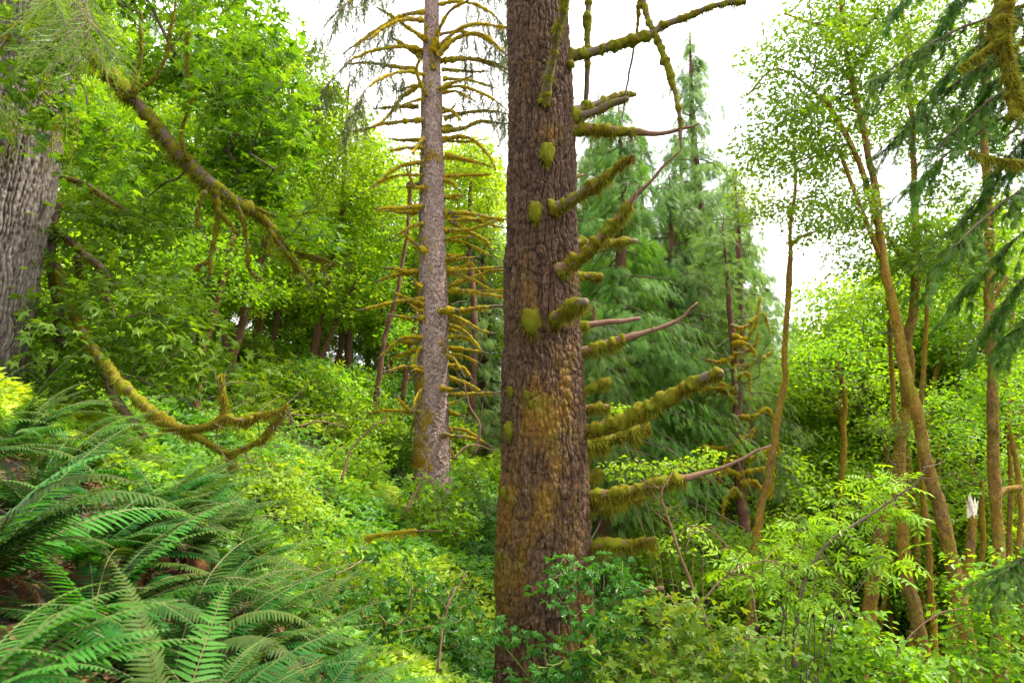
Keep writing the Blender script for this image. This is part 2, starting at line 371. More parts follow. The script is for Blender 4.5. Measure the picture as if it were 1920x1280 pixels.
M_ALD = barkmat('mossy alder bark', (.03, .016, .009), (.12, .075, .045), (.15, .12, .08), [(.15, .065, .008), (.26, .15, .010), (.22, .22, .014)], (14, 14, 8), 1., .45)
M_TWG = barkmat('dark twig bark', (.05, .035, .022), (.16, .12, .08), (.3, .28, .22), [(.14, .10, .02), (.2, .17, .02), (.18, .2, .02)], (14, 14, 8), .5, -.05)
M_DEAD = barkmat('bare dead wood', (.07, .032, .02), (.22, .125, .08), (.4, .3, .24), [(.2, .1, .02), (.25, .18, .02), (.2, .2, .03)], (30, 30, 8), .6, -.2)
M_RED = barkmat('red brown thin bark', (.05, .022, .012), (.17, .085, .05), (.4, .3, .2), [(.2, .1, .02), (.26, .18, .02), (.2, .2, .03)], (14, 14, 6), .6, 0)
M_MG = mossmat('green gold moss', MOSS_G); M_MO = mossmat('orange gold moss', MOSS_O)
M_MT = mossmat('thin trunk moss', [(.065, .032, .005), (.12, .068, .007), (.14, .12, .01)])
M_CU = mossmat('green cushion moss', [(.07, .05, .006), (.14, .12, .008), (.16, .17, .011)])
M_MD = mossmat('dark moss', [(.10, .07, .008), (.18, .15, .010), (.21, .22, .016)])
L_MAPLE = leafmat('maple leaf', [(.035, .115, .012), (.065, .185, .012), (.13, .27, .02)], .6)
L_MAPLD = leafmat('low maple leaf', [(.04, .15, .015), (.07, .22, .018), (.12, .30, .02)], .5)  # leaf greens of the low maple beside the fir
L_LIME = leafmat('lime leaf', [(.09, .22, .012), (.15, .30, .014), (.22, .36, .02)], .55, rnd=.03)
L_MID = leafmat('mid green leaf', [(.05, .17, .012), (.10, .27, .015), (.18, .36, .02)], .55)
L_ALD = leafmat('alder leaf', [(.04, .12, .012), (.07, .18, .015), (.11, .24, .02)], .5)
L_UND = leafmat('undergrowth leaf', [(.035, .145, .022), (.085, .25, .024), (.20, .36, .026)], .5)
L_YEL = leafmat('yellow green leaf', [(.13, .31, .02), (.18, .38, .02), (.24, .43, .025)], .5)
L_THIM = leafmat('lobed shrub leaf', [(.03, .13, .025), (.045, .19, .03), (.08, .26, .03)], .42, rough=.4)
L_CED = leafmat('cedar spray', [(.020, .070, .020), (.045, .135, .032), (.10, .25, .05)], .4, (1.3, 1.3, .5), .6, .15)
L_CEDF = leafmat('pale cedar spray', [(.035, .10, .040), (.075, .185, .065), (.15, .31, .095)], .4, (1.2, 1.2, .6), .6, .15)
L_DARK = leafmat('dark cedar spray', [(.020, .075, .015), (.036, .125, .022), (.07, .19, .03)], .4, (1.3, 1.3, .5), .65, .12)
L_NEED = leafmat('spruce needle', [(.03, .06, .025), (.05, .10, .04), (.10, .13, .04)], .25, (1.1, 1.1, .6), .5, .3)
L_HEM = leafmat('hanging needle', [(.04, .12, .02), (.07, .19, .025), (.12, .26, .03)], .5)
L_FERN = leafmat('fern frond', [(.014, .047, .010), (.028, .084, .012), (.062, .115, .013)], .35, (1.3, 1.4, .4), .55, .12, rnd=.09)
L_FERNB = leafmat('fresh fern frond', [(.03, .12, .018), (.045, .17, .02), (.08, .22, .025)], .45, (1.3, 1.3, .4), .5, .15, rnd=.03)
L_DRY = leafmat('dry fern frond', [(.08, .032, .015), (.14, .06, .025), (.22, .12, .06)], .2, (1.1, 1, .8), .8, .1, rnd=.02)
L_LIT = leafmat('dead leaf', [(.04, .022, .012), (.09, .045, .02), (.16, .09, .045)], .15, (1, 1, .9), .8, .1, rnd=.02)
def plain(name, c, rough=.8):
    m, N_, L_ = newmat(name); g = N_('ShaderNodeTexCoord'); n = N_('ShaderNodeTexNoise'); n.inputs['Scale'].default_value = 12; n.inputs['Detail'].default_value = 6
    L_(g.outputs['Object'], n.inputs['Vector']); r = ramp(N_, [(.3, tuple(x*.6 for x in c)), (.7, tuple(x*1.25 for x in c))]); L_(n.outputs['Fac'], r.inputs[0])
    p = N_('ShaderNodeBsdfPrincipled'); p.inputs['Roughness'].default_value = rough; L_(r.outputs[0], p.inputs['Base Color'])
    o = N_('ShaderNodeOutputMaterial'); L_(p.outputs[0], o.inputs[0]); return m
M_SOIL = plain('forest soil', (.035, .03, .014)); M_PALE = plain('broken pale wood', (.62, .55, .45)); M_STEM = plain('shrub stem', (.15, .10, .035)); M_STG = plain('green stem', (.12, .15, .03))
M_RACH = plain('fern rachis', (.11, .09, .02), .6)
# ------------------------------------------------------------------ ground
def ground():
    g = np.concatenate([np.linspace(-400, -45, 14), np.arange(-44, 44.1, .4), np.linspace(45, 400, 14)])
    h = np.concatenate([np.linspace(-60, -7, 8), np.arange(-6, 66, .4), np.linspace(66, 900, 18)])
    X, Y = np.meshgrid(g, h); Z = terr(X.ravel(), Y.ravel())
    V = np.stack([X.ravel(), Y.ravel(), Z], 1); nx = len(g); i = np.arange(len(h)-1)[:, None]*nx; j = np.arange(nx-1)[None]
    q = np.stack([i+j, i+j+1, i+nx+j+1, i+nx+j], -1).reshape(-1, 4)
    tag(MB().add(V, q).build('ground', M_SOIL, smooth=True), kind='structure')
ground()
def mound(x, y):
    p = np.stack([x*.55, y*.45, 0*x], 1)
    return .10 + 1.15*np.maximum(0, fbm(p, 3, 11)-.32)**1.0 + .35*np.maximum(0, fbm(p*4, 2, 5)-.45)
# ------------------------------------------------------------------ moss helpers
def fuzz(mb, P, R, n, ln=(.015, .04), droop=.9, bottom=.5, width=.005, tint=(.2, .9), mat=0, out=.6):
    """moss blades on a tube; P (K,3), R (K); bottom = share biased to the underside"""
    P = np.asarray(P, float); R = np.asarray(R, float); K = len(P)
    sl = np.linalg.norm(np.diff(P, axis=0), axis=1); cs = np.concatenate([[0], np.cumsum(sl)])
    u = rng.random(n)*cs[-1]; k = np.clip(np.searchsorted(cs, u)-1, 0, K-2); f = ((u-cs[k])/np.maximum(sl[k], 1e-6))[:, None]
    c = P[k]*(1-f)+P[k+1]*f; r = R[k]*(1-f[:, 0])+R[k+1]*f[:, 0]
    T = unit(P[k+1]-P[k]); ref = np.where(np.abs(T[:, 2:3]) > .85, np.array([[0, 1., 0]]), np.array([[0, 0, 1.]]))
    B = unit(np.cross(T, ref)); U = np.cross(B, T)
    a = rng.random(n)*2*pi; low = rng.random(n) < bottom; a = np.where(low, -pi/2+rng.normal(size=n)*.6, a)
    rad = B*np.cos(a)[:, None]+U*np.sin(a)[:, None]
    clump = fbm(c*14, 2, 3); clump = fbm(c*11, 3, 3); l = (ln[0]+(ln[1]-ln[0])*rng.random(n)**2)*(.3+5*np.clip(clump-.36, 0, 1)*np.where(low, 1.3, .5)+.6)
    d = unit(rad*out+np.array([0, 0, -1.])*droop*(.5+rng.random(n))[:, None]+rng.normal(size=(n, 3))*.25+T*rng.normal(size=(n, 1))*.2)
    base = c+rad*(r*.93)[:, None]; s = unit(np.cross(d, rdir(n)))*(width*(.6+.8*rng.random(n)))[:, None]
    V = np.stack([base-s, base+s, base+d*l[:, None]], 1).reshape(-1, 3)
    t0 = tint[0]+(tint[1]-tint[0])*(.5*clump+.5*rng.random(n))
    mb.add(V, np.arange(3*n).reshape(-1, 3), mat, np.repeat(t0, 3))
def sleeve(P, R, sides=10, amp=.35, seed=0):
    """lumpy moss sleeve round a branch"""
    n = max(8, int(np.sum(np.linalg.norm(np.diff(P, axis=0), axis=1))/.02)); n = min(n, 160)
    P2, R2 = smooth_path(P, n, R)
    lum = fbm(P2*np.array([9, 9, 9.]), 3, seed); R2 = R2*(1-amp*.3+amp*2*(lum-.5)*1.4)
    V, q, b = capped(P2, np.maximum(R2, .004), sides)
    nn = 1.5*(fbm(V*17, 3, seed+9)-.5)
    K = n+2; c = np.repeat(np.concatenate([[P2[0]], P2, [P2[-1]]]), sides, axis=0); d = unit(V-c+1e-9)
    V = V+d*(nn*np.repeat(np.concatenate([[0], R2, [0]]), sides)*.9)[:, None]
    return P2, R2, V, q, b
def mossy_branch(parent, org, pts, rad, bark, moss, mossy=(0, 1), nf=120, drape=.04, name='branch', thick=1.35, width=.005, sides=8, twigs=0, label=None, bend=.0):
    """one limb with its moss; pts world (K,3), rad metres; mossy = span of the limb with moss; nf = blades per metre"""
    pts = np.asarray(pts, float); rad = np.asarray(rad, float)
    rad = rad*np.concatenate([[1.3], np.ones(len(rad)-1)]); n = max(6, min(60, int(np.sum(np.linalg.norm(np.diff(pts, axis=0), axis=1))/.05)))
    P, R = smooth_path(pts, n, rad)
    P = P + ((np.stack([fbm(P*5, 2, 21), fbm(P*5, 2, 22), fbm(P*5, 2, 23)], 1)-.5)*.06)*np.linspace(0, 1, n)[:, None]
    R = R*(.85+.3*fbm(P*12, 2, 4)); V, q, b = capped(P, R, sides)
    mb = MB().add(V, q, 0, .3+.5*fbm(V*25, 2, 8), b, np.full(len(V), .25))
    if twigs:
        k = rng.integers(n//3, n, twigs); d = unit(rdir(twigs)+np.array([0, 0, -.3])+unit(P[-1]-P[0])*.8)
        l = .15+.35*rng.random(twigs); TP = P[k][:, None]+d[:, None]*l[:, None, None]*np.linspace(0, 1, 5)[None, :, None]+np.cumsum(rng.normal(size=(twigs, 5, 3))*.012, 1)
        TV, Tq, Tb = tubes(TP, np.linspace(.006, .0015, 5)[None]*np.ones((twigs, 1)), 4); mb.add(TV, Tq, 0, .5, Tb)
    o = mb.build(name, bark, parent, True, org)
    if label: o['label'] = label
    if mossy:
        a, z = mossy; i0, i1 = int(a*(n-1)), max(int(z*(n-1)), int(a*(n-1))+3); i1 = min(i1, n-1)
        P2, R2, V, q, b = sleeve(P[i0:i1+1], R[i0:i1+1]*thick*1.0+.007, 14, .5, int(rng.integers(99)))
        mm = MB().add(V, q, 0, .35+.5*fbm(V*20, 2, 2), b)
        L2 = np.sum(np.linalg.norm(np.diff(P2, axis=0), axis=1))
        fuzz(mm, P2, R2, int(nf*max(L2, .1)), (drape*.3, drape), width=width)
        mm.build('moss', moss, o, True, org)
    return o
# ------------------------------------------------------------------ hero trunks
def cell_edge(u, v, nu, cu, cv, seed=0):
    """distance to cell border of a jittered grid that wraps round the trunk (nu cells)"""
    gu, gv = u/cu, v/cv; iu, iv = np.floor(gu).astype(np.int64), np.floor(gv).astype(np.int64)
    f1 = np.full(len(u), 9.); f2 = np.full(len(u), 9.); cid = np.zeros(len(u))
    for du in (-1, 0, 1):
        for dv in (-1, 0, 1):
            a, b = iu+du, iv+dv; aw = a % nu
            h = (aw*73856093 ^ b*19349663 ^ seed*83492791) & 0xffffff; h = (h*2654435761) & 0xffffffff; h = (h ^ (h >> 15)) & 0xffffffff
            jx = (h & 1023)/1023.; jy = ((h >> 10) & 1023)/1023.
            d = np.hypot(a+.1+.8*jx-gu, b+.1+.8*jy-gv)
            m = d < f1; f2 = np.where(m, f1, np.minimum(f2, d)); cid = np.where(m, jy, cid); f1 = np.where(m, d, f1)
    return f2-f1, cid
def hero_trunk(rows, nth, dz, style, mossfn, top):
    """rows: (centre xyz, radius) from low to high"""
    C = np.array([r[0] for r in rows]); R = np.array([r[1] for r in rows]); o = np.argsort(C[:, 2]); C, R = C[o], R[o]
    z = np.arange(C[0, 2], top, dz); cx = np.interp(z, C[:, 2], C[:, 0]); cy = np.interp(z, C[:, 2], C[:, 1]); rr = np.interp(z, C[:, 2], R)
    k = np.ones(9)/9
    for arr in (cx, cy, rr):
        pad = np.pad(arr, 40, 'reflect', reflect_type='odd')
        for _ in range(6): pad = np.convolve(pad, k, 'same')
        arr[:] = pad[40:-40]
    nf = int(nth*.85); th = np.concatenate([np.linspace(-pi*1.12, pi*.12, nf, endpoint=False), np.linspace(pi*.12, pi*.88, nth-nf, endpoint=False)])
    Z, TH = np.meshgrid(z, th, indexing='ij'); rr2 = np.repeat(rr[:, None], nth, 1); R0 = rr.mean()
    u = (TH.ravel() % (2*pi))*R0; v = Z.ravel(); c3 = np.stack([np.cos(TH.ravel())*R0, np.sin(TH.ravel())*R0, v], 1)
    low = fbm(c3*np.array([2.2, 2.2, 1.0]), 3, 31)-.5
    w1 = fbm(c3*np.array([7, 7, 3.]), 3, 41)-.5; w2 = fbm(c3*np.array([5, 5, 5.]), 2, 42)-.5
    per = 2*pi*R0
    if style == 'spruce':
        nu = int(per/.038); e, cid = cell_edge(u+w1*.08, v+w2*.2, nu, per/nu, .12)
        nu2 = int(per/.017); e2, c2 = cell_edge(u+w1*.05, v+w2*.06, nu2, per/nu2, .035, 5)
        nu3 = int(per/.085); e3, c4 = cell_edge(u+w1*.14+w2*.05, v+w2*.6, nu3, per/nu3, .55, 9)
        h = np.clip(e3/.35, 0, 1)**.7*.022+(c4-.5)*.01+np.clip(e/.5, 0, 1)**.8*.015+np.clip(e2/.5, 0, 1)*.006+(cid-.5)*.008+(c2-.5)*.009+(fbm(c3*np.array([30, 30, 14]), 4, 6)-.5)*.028
        amp = .05; hn = (h-.004)/.052
    elif style == 'fir':
        nu = int(per/.048); e, cid = cell_edge(u+w1*.13+(fbm(c3*np.array([2, 2, 1.2]), 2, 44)-.5)*.2, v+w2*.5, nu, per/nu, 1.1)
        nu2 = int(per/.03); e2, c2 = cell_edge(u+w1*.05, v+w2*.1, nu2, per/nu2, .10, 5)
        h = np.clip(e/.55, 0, 1)**.8*.026+np.clip(e2/.5, 0, 1)*.012+(cid-.5)*.008+(fbm(c3*np.array([34, 34, 16]), 4, 6)-.5)*.03
        amp = .05; hn = .12+h/.055
    else:
        nu = int(per/.04); e, cid = cell_edge(u+w1*.05, v+w2*.05, nu, per/nu, .055)
        h = np.clip(e/.4, 0, 1)*.012+(cid-.5)*.02+(fbm(c3*30, 3, 6)-.5)*.03
        amp = .05; hn = .4+h/.045
    ms = mossfn(c3, TH.ravel(), v)
    rad = rr2.ravel()+h+low*amp*1.6
    X = np.repeat(cx[:, None], nth, 1).ravel()+np.cos(TH.ravel())*rad; Y = np.repeat(cy[:, None], nth, 1).ravel()+np.sin(TH.ravel())*rad
    V = np.stack([X, Y, v], 1); i = np.arange(len(z)-1)[:, None]*nth; j = np.arange(nth)[None]; j2 = (j+1) % nth
    q = np.stack([i+j, i+j2, i+nth+j2, i+nth+j], -1).reshape(-1, 4)
    return V, q, c3, np.clip(hn, 0, 1), ms, np.stack([np.cos(TH.ravel()), np.sin(TH.ravel()), 0*v], 1)
def trunk_fuzz(mb, V, N_, ms, n, ln, thr=.25, width=.004):
    w_ = np.clip(ms-thr, 0, 1)*(N_[:, 1] < .35); w_ = w_/w_.sum(); k = rng.choice(len(V), n, p=w_)
    b = V[k]+rng.normal(size=(n, 3))*.006; d = unit(N_[k]*.45+np.array([0, 0, -1.])+rng.normal(size=(n, 3))*.35)
    l = ln*(.3+rng.random(n)); s = unit(np.cross(d, N_[k]+.3*rdir(n)))*width
    mb.add(np.stack([b-s, b+s, b+d*l[:, None]], 1).reshape(-1, 3), np.arange(3*n).reshape(-1, 3), 0, np.repeat(rng.random(n)*.7+.05, 3))
def cushion(parent, org, c, nrm, r, moss, hang=.9, n=420):
    """round moss cushion sitting on bark"""
    a = np.linspace(0, 2*pi, 14, endpoint=False); ph = np.linspace(.02, pi*.98, 9)
    D = np.stack([np.outer(np.sin(ph), np.cos(a)).ravel(), np.outer(np.sin(ph), np.sin(a)).ravel(), np.repeat(np.cos(ph), 14)], 1)
    V = c+D*r*np.array([1, .75, 1.1])*(.45+1.1*fbm(D*4+c*5, 3, 7))[:, None]
    V[:, 2] -= hang*r*np.clip(-D[:, 2], 0, 1)
    i = np.arange(8)[:, None]*14; j = np.arange(14)[None]; j2 = (j+1) % 14; q = np.stack([i+j, i+14+j, i+14+j2, i+j2], -1).reshape(-1, 4)
    mb = MB().add(V, q, 0, .7)
    k = rng.integers(0, len(V), n); d = unit(D[k]*.6+np.array([0, 0, -1.])+rng.normal(size=(n, 3))*.3); l = r*(.2+1.0*rng.random(n)**2)
    s = unit(np.cross(d, rdir(n)))*.003; b = V[k]
    mb.add(np.stack([b-s, b+s, b+d*l[:, None]], 1).reshape(-1, 3), np.arange(3*n).reshape(-1, 3), 0, np.repeat(.4+.5*rng.random(n), 3))
    return mb.build('moss_cushion', M_CU, parent, True, org)
def pts(lst, Y, dY=0.):
    n = len(lst); return np.array([at(p[0], p[1], Y+dY*(i/(n-1))) for i, p in enumerate(lst)])

#===BIG
def big_spruce():
    Y = 8.3; rows = []
    for py, l, r in ((-700, 975, 1040), (-300, 965, 1052), (0, 957, 1062), (300, 954, 1075), (640, 951, 1087), (900, 940, 1100), (1100, 935, 1106), (1280, 927, 1112), (1400, 910, 1126), (1480, 885, 1150)):
        c = at((l+r)/2, py, Y); rad = abs(at(r, py, Y)[0]-at(l, py, Y)[0])/2*.985; rows.append((c, rad))
    org = np.array([rows[-2][0][0], Y, tz(rows[-2][0][0], Y)])
    t = thing('spruce_tree', org, 'huge foreground spruce, brown furrowed trunk with mossy branch stubs up its right side', 'tree')
    zc = lambda py: at(1020, py, Y)[2]
    bumps = [(1040, 600, .5), (1020, 790, .6), (1075, 760, .5), (960, 930, .6), (1010, 950, .5), (1080, 940, .5), (975, 500, .3), (985, 300, .3), (1028, 215, .5), (1005, 395, .4), (1000, 600, .4), (1075, 380, .4), (1080, 500, .5), (1090, 650, .4), (1000, 740, .55), (950, 1080, .4), (1060, 880, .3)]
    def mossfn(c3, th, v):
        m = -.05+.5*(fbm(c3*np.array([5, 5, 2.]), 4, 77)-.45)*2 + .26*np.clip((zc(480)-v)/2.2, 0, 1)
        b_ = 0
        for px, py, s in bumps:
            p = at(px, py, Y); ang = -math.acos(np.clip((p[0]-rows[5][0][0])/.55, -.99, .99)); du = (np.angle(np.exp(1j*(th-ang))))*.5; dv = (v-p[2])
            b_ = b_+s*np.exp(-(du**2)/.03-np.where(dv < 0, dv**2/.16, dv**2/.03))
        return m+.02+b_*(-.25+1.5*fbm(c3*np.array([11, 11, 5]), 4, 15))
    V, q, c3, hn, ms, NN = hero_trunk(rows, 520, .0115, 'spruce', mossfn, at(1020, -700, Y)[2])
    tr = MB().add(V, q, 0, hn, c3, ms).build('trunk', M_BIG, t, True, org)
    mb = MB(); trunk_fuzz(mb, V, NN, ms, 30000, .032, -.05, .003); mb.build('moss', M_MT, tr, False, org)
    B = [  # points (px,py) , radii px, mossy span, blades, drape, dY, mat
     ([(1055, 108), (1110, 98), (1160, 82), (1215, 66), (1245, 48), (1285, 33), (1340, 10), (1397, 4)], (11, 9, 8, 8, 7, 6, 5, 5), (0, 1), 900, .05, -.2, M_TWG),
     ([(1060, 212), (1110, 197), (1155, 182), (1190, 178)], (8, 7, 6, 4), (0, 1), 900, .05, .6, M_TWG),
     ([(1058, 224), (1110, 212), (1150, 193), (1177, 186)], (9, 8, 7, 5), (0, 1), 900, .06, -.3, M_TWG),
     ([(1060, 242), (1120, 243), (1185, 247), (1235, 250), (1270, 244), (1312, 232)], (10, 9, 8, 5, 4, 2), (0, .48), 1500, .08, -.1, M_DEAD),
     ([(1035, 392), (1068, 378), (1105, 352), (1135, 333), (1160, 308), (1190, 290)], (9, 10, 9, 7, 5, 4), (0, 1), 1500, .09, -.7, M_TWG),
     ([(1045, 508), (1080, 488), (1105, 470), (1130, 440), (1160, 410), (1185, 375), (1212, 348), (1240, 315), (1276, 280)], (11, 10, 10, 9, 7, 5, 3, 2.4, 1.6), (0, .62), 1400, .08, -.9, M_DEAD),
     ([(1070, 456), (1130, 455), (1193, 452)], (7, 7, 5), (0, 1), 1200, .05, .5, M_TWG),
     ([(1072, 518), (1100, 516), (1127, 520)], (7, 6, 5), (0, 1), 1200, .05, .2, M_TWG),
     ([(1040, 600), (1062, 582), (1080, 570), (1097, 564)], (9, 9, 9, 8), (0, 1), 2200, .11, -.75, M_TWG),
     ([(1078, 613), (1120, 606), (1160, 603), (1199, 598)], (7, 5.5, 5, 3.5), (0, .22), 1500, .07, .1, M_DEAD),
     ([(1070, 663), (1110, 654), (1145, 643), (1175, 634), (1215, 622), (1250, 610), (1280, 594), (1309, 569)], (9, 9, 9, 8, 4.5, 4, 3, 1.6), (0, .42), 1700, .07, -.1, M_DEAD),
     ([(1075, 742), (1105, 728), (1125, 719), (1143, 715)], (7, 7, 7, 7), (0, 1), 1700, .07, -.1, M_TWG),
     ([(1080, 768), (1110, 764), (1142, 762)], (6, 6, 6), (0, 1), 2400, .12, .1, M_DEAD),
     ([(1070, 808), (1110, 804), (1150, 795), (1200, 771), (1245, 748), (1290, 722), (1325, 707), (1353, 702)], (9, 9, 9, 9, 9, 9, 9, 8), (0, 1), 2200, .07, -1.0, M_TWG),
     ([(1085, 840), (1130, 828), (1165, 815), (1195, 805), (1218, 801)], (5, 6, 6, 7, 6), (0, 1), 3200, .14, .2, M_TWG),
     ([(1080, 893), (1105, 889), (1128, 884)], (5, 5, 5), (0, 1), 2600, .11, .1, M_TWG),
     ([(1080, 930), (1120, 927), (1165, 922), (1200, 914), (1240, 902), (1285, 897), (1330, 884), (1380, 866), (1420, 846), (1447, 832)], (8, 8, 8, 8, 8, 7, 4, 3, 2.5, 1.6), (0, .56), 2600, .11, -.3, M_DEAD),
     ([(1085, 945), (1150, 940), (1207, 934)], (4, 4, 3), (0, 1), 1200, .06, .3, M_DEAD),
     ([(1085, 960), (1130, 955), (1173, 948)], (6, 5, 4), (0, 1), 1200, .07, .4, M_DEAD),
     ([(1085, 1022), (1130, 1020), (1175, 1019), (1205, 1014), (1232, 1011)], (7, 7, 7, 5, 4), (0, 1), 2200, .10, -.2, M_DEAD),
     ([(1020, 196), (1026, 160), (1036, 110), (1046, 60), (1058, 10), (1066, -60)], (10, 9, 8, 7, 6, 4), (0, 1), 1500, .07, -.5, M_TWG),
     ([(1085, 1262), (1120, 1256), (1145, 1250), (1166, 1240)], (9, 8, 7, 5), (0, .7), 1500, .06, -.1, M_DEAD),
     ([(1065, -140), (1140, -110), (1195, -40), (1212, 25), (1240, 95), (1262, 160), (1274, 225), (1279, 278)], (9, 8, 7, 6, 6, 5, 4, 2), (.1, .9), 500, .03, -.2, M_TWG),
     ([(1060, -120), (1085, -80), (1103, -10), (1101, 60), (1103, 130), (1098, 190)], (7, 7, 7, 6, 6, 5), (0, .8), 500, .04, .5, M_TWG),
     ([(1062, -160), (1130, -130), (1192, -60), (1196, 30), (1185, 110), (1172, 180), (1165, 235)], (4, 4, 3, 3, 2.5, 2, 1), (0, .6), 500, .05, .4, M_TWG),
     ([(1062, 330), (1080, 331), (1094, 328)], (4, 3, 2), (0, .5), 700, .03, .1, M_DEAD),
     ([(1058, 122), (1066, 124), (1074, 117)], (6, 6, 5), (0, 1), 900, .03, -.2, M_TWG)]
    s = Y/F
    for P_, R_, mo, nf, dr, dY, bm in B:
        y0 = Y+(-.1 if P_[0][0] > 1050 else -.42)
        mossy_branch(t, org, pts(P_, y0, dY), np.array(R_)*s*1.0, bm, M_MG, mo, nf, dr*.8, thick=1.22, width=.0045, twigs=(0 if len(P_) < 6 else 5))
    for px, py, rpx in ((1026, 282, 13), (1004, 392, 12), (996, 596, 15), (955, 800, 9), (957, 731, 6), (988, 738, 5), (995, 755, 4), (945, 920, 7), (940, 1040, 6)):
        p = at(px, py, Y); cx = rows[4][0][0]; rr = .44+.11*np.clip((py-300)/700, 0, 1)
        dx = np.clip((p[0]-cx)/rr, -.98, .98); yy = Y-rr*math.sqrt(1-dx*dx)-.0
        cushion(t, org, at(px, py, yy-rpx*s*.45), None, rpx*s*1.05, M_MG)
big_spruce()
#===SEC
def second_spruce():
    Y = 17.5; rows = []; s = Y/F
    for py, l, r in ((-600, 800, 812), (-250, 800, 817), (-60, 799, 820), (60, 795, 824), (300, 788, 831), (640, 785, 840), (860, 776, 843), (960, 770, 848)):
        c = at((l+r)/2, py, Y); rows.append((c, abs(at(r, py, Y)[0]-at(l, py, Y)[0])/2))
    org = np.array([rows[-1][0][0], Y, tz(rows[-1][0][0], Y)])
    t = thing('spruce_tree', org, 'second spruce further back, slim pinkish grey trunk ringed with golden moss branches', 'tree')
    def mossfn(c3, th, v):
        ang = np.angle(np.exp(1j*(th+pi*.75))); zz = (at(808, 860, Y)[2]-v)
        return -.17+1.1*(fbm(c3*np.array([5, 5, 2.5]), 4, 57)-.5)+.26*np.exp(-ang**2/.5)*np.clip(1+(zz+1.5)/2.5, 0, 1)
    V, q, c3, hn, ms, NN = hero_trunk(rows, 220, .025, 'scaly', mossfn, at(808, -600, Y)[2])
    tr = MB().add(V, q, 0, hn, c3, ms).build('trunk', M_SEC, t, True, org)
    mb = MB(); trunk_fuzz(mb, V, NN, ms, 12000, .06, .02, .007); mb.build('moss', M_MO, tr, False, org)
    H = [  # hand placed ones of the upper part
     ([(800, 178), (790, 160), (780, 130), (790, 105)], 6), ([(812, 130), (808, 90), (798, 55), (803, 48)], 6), ([(812, 98), (825, 50), (850, 15), (880, 0)], 7),
     ([(820, 105), (850, 75), (890, 62), (920, 75), (950, 105)], 7), ([(818, 92), (860, 55), (900, 45), (955, 52)], 6), ([(800, 75), (770, 55), (735, 30), (705, 15)], 6),
     ([(797, 22), (750, 30), (710, 55), (675, 78), (642, 102)], 6), ([(793, 37), (750, 38), (715, 55), (690, 75)], 5), ([(780, 130), (740, 125), (690, 118), (646, 122)], 6),
     ([(790, 105), (765, 88), (738, 72)], 9), ([(822, 168), (850, 155), (885, 143)], 6), ([(828, 130), (870, 133), (915, 133)], 5), ([(832, 113), (880, 110), (925, 118), (956, 132)], 7),
     ([(785, 200), (745, 200), (700, 205)], 6), ([(780, 165), (750, 185), (725, 220), (697, 240)], 5), ([(832, 222), (870, 212), (915, 208), (955, 215)], 6),
     ([(828, 245), (870, 240), (900, 228), (955, 232)], 7), ([(828, 260), (880, 258), (915, 290), (930, 320)], 5), ([(835, 290), (880, 300), (920, 312)], 5),
     ([(790, 262), (755, 262), (728, 260)], 5), ([(788, 345), (765, 350), (768, 345), (765, 400)], 6), ([(802, 475), (785, 462), (768, 447), (760, 437)], 7),
     ([(788, 395), (760, 398), (722, 397)], 6), ([(832, 330), (870, 328), (920, 328)], 6), ([(832, 398), (880, 400), (920, 408), (955, 412)], 6),
     ([(840, 412), (880, 412), (955, 410)], 5), ([(845, 415), (880, 435), (910, 450), (921, 470)], 6), ([(835, 490), (860, 485), (900, 482)], 6),
     ([(840, 508), (880, 505), (955, 500)], 6), ([(842, 535), (870, 525), (920, 508), (955, 505)], 5), ([(848, 542), (890, 548), (950, 557)], 5),
     ([(822, 582), (860, 582), (900, 577), (947, 573)], 8), ([(838, 588), (870, 600), (900, 618), (928, 625)], 4), ([(785, 508), (760, 508), (735, 502), (722, 503)], 6),
     ([(795, 570), (765, 560), (733, 545)], 6), ([(785, 510), (740, 515), (702, 530)], 5), ([(795, 595), (760, 595), (725, 590)], 6), ([(830, 605), (870, 620), (905, 660)], 5),
     ([(835, 632), (870, 632), (900, 650)], 4), ([(830, 650), (880, 655), (915, 662)], 4), ([(840, 685), (870, 690), (885, 712)], 5), ([(838, 705), (865, 715)], 5),
     ([(825, 727), (845, 730), (860, 728)], 6), ([(840, 770), (870, 780)], 5), ([(825, 813), (845, 816), (857, 818)], 7), ([(785, 655), (750, 665), (735, 675)], 5), ([(785, 700), (762, 712)], 4),
     ([(785, 765), (762, 772)], 5), ([(790, 640), (760, 640), (745, 636)], 6), ([(788, 775), (775, 790), (768, 828)], 4)]
    for k in range(52):   # shorter irregular ones between them
        py = 140+13.5*k+rng.random()*14; sd_ = 1 if rng.random() < .6 else -1; L_ = 18+115*rng.random()**1.6; x0 = 812+sd_*18; dr = rng.normal()*24+6
        H.append(([(x0, py), (x0+sd_*L_*.5, py-6+12*rng.random()+dr*.2), (x0+sd_*L_, py+dr+L_*.12)], 2.5+3.5*rng.random()))
    for P_, r in H:
        P_ = list(P_); n = len(P_); dY = rng.normal()*.35*n/3
        y0 = Y-.15 if 790 < P_[0][0] < 828 else Y
        if 790 < P_[0][0] < 828: y0 = Y-.28; dY = -abs(dY)-.2
        pp = pts(P_, y0, dY); x = pp[0]; pp[0] = x*(1) ; R_ = np.linspace(r, r*.4, n)*s*.64
        mossy_branch(t, org, pp, R_, M_TWG, M_MO, (0, .8+.2*rng.random()), 520, .06, thick=1.15, width=.006, sides=6, twigs=7)
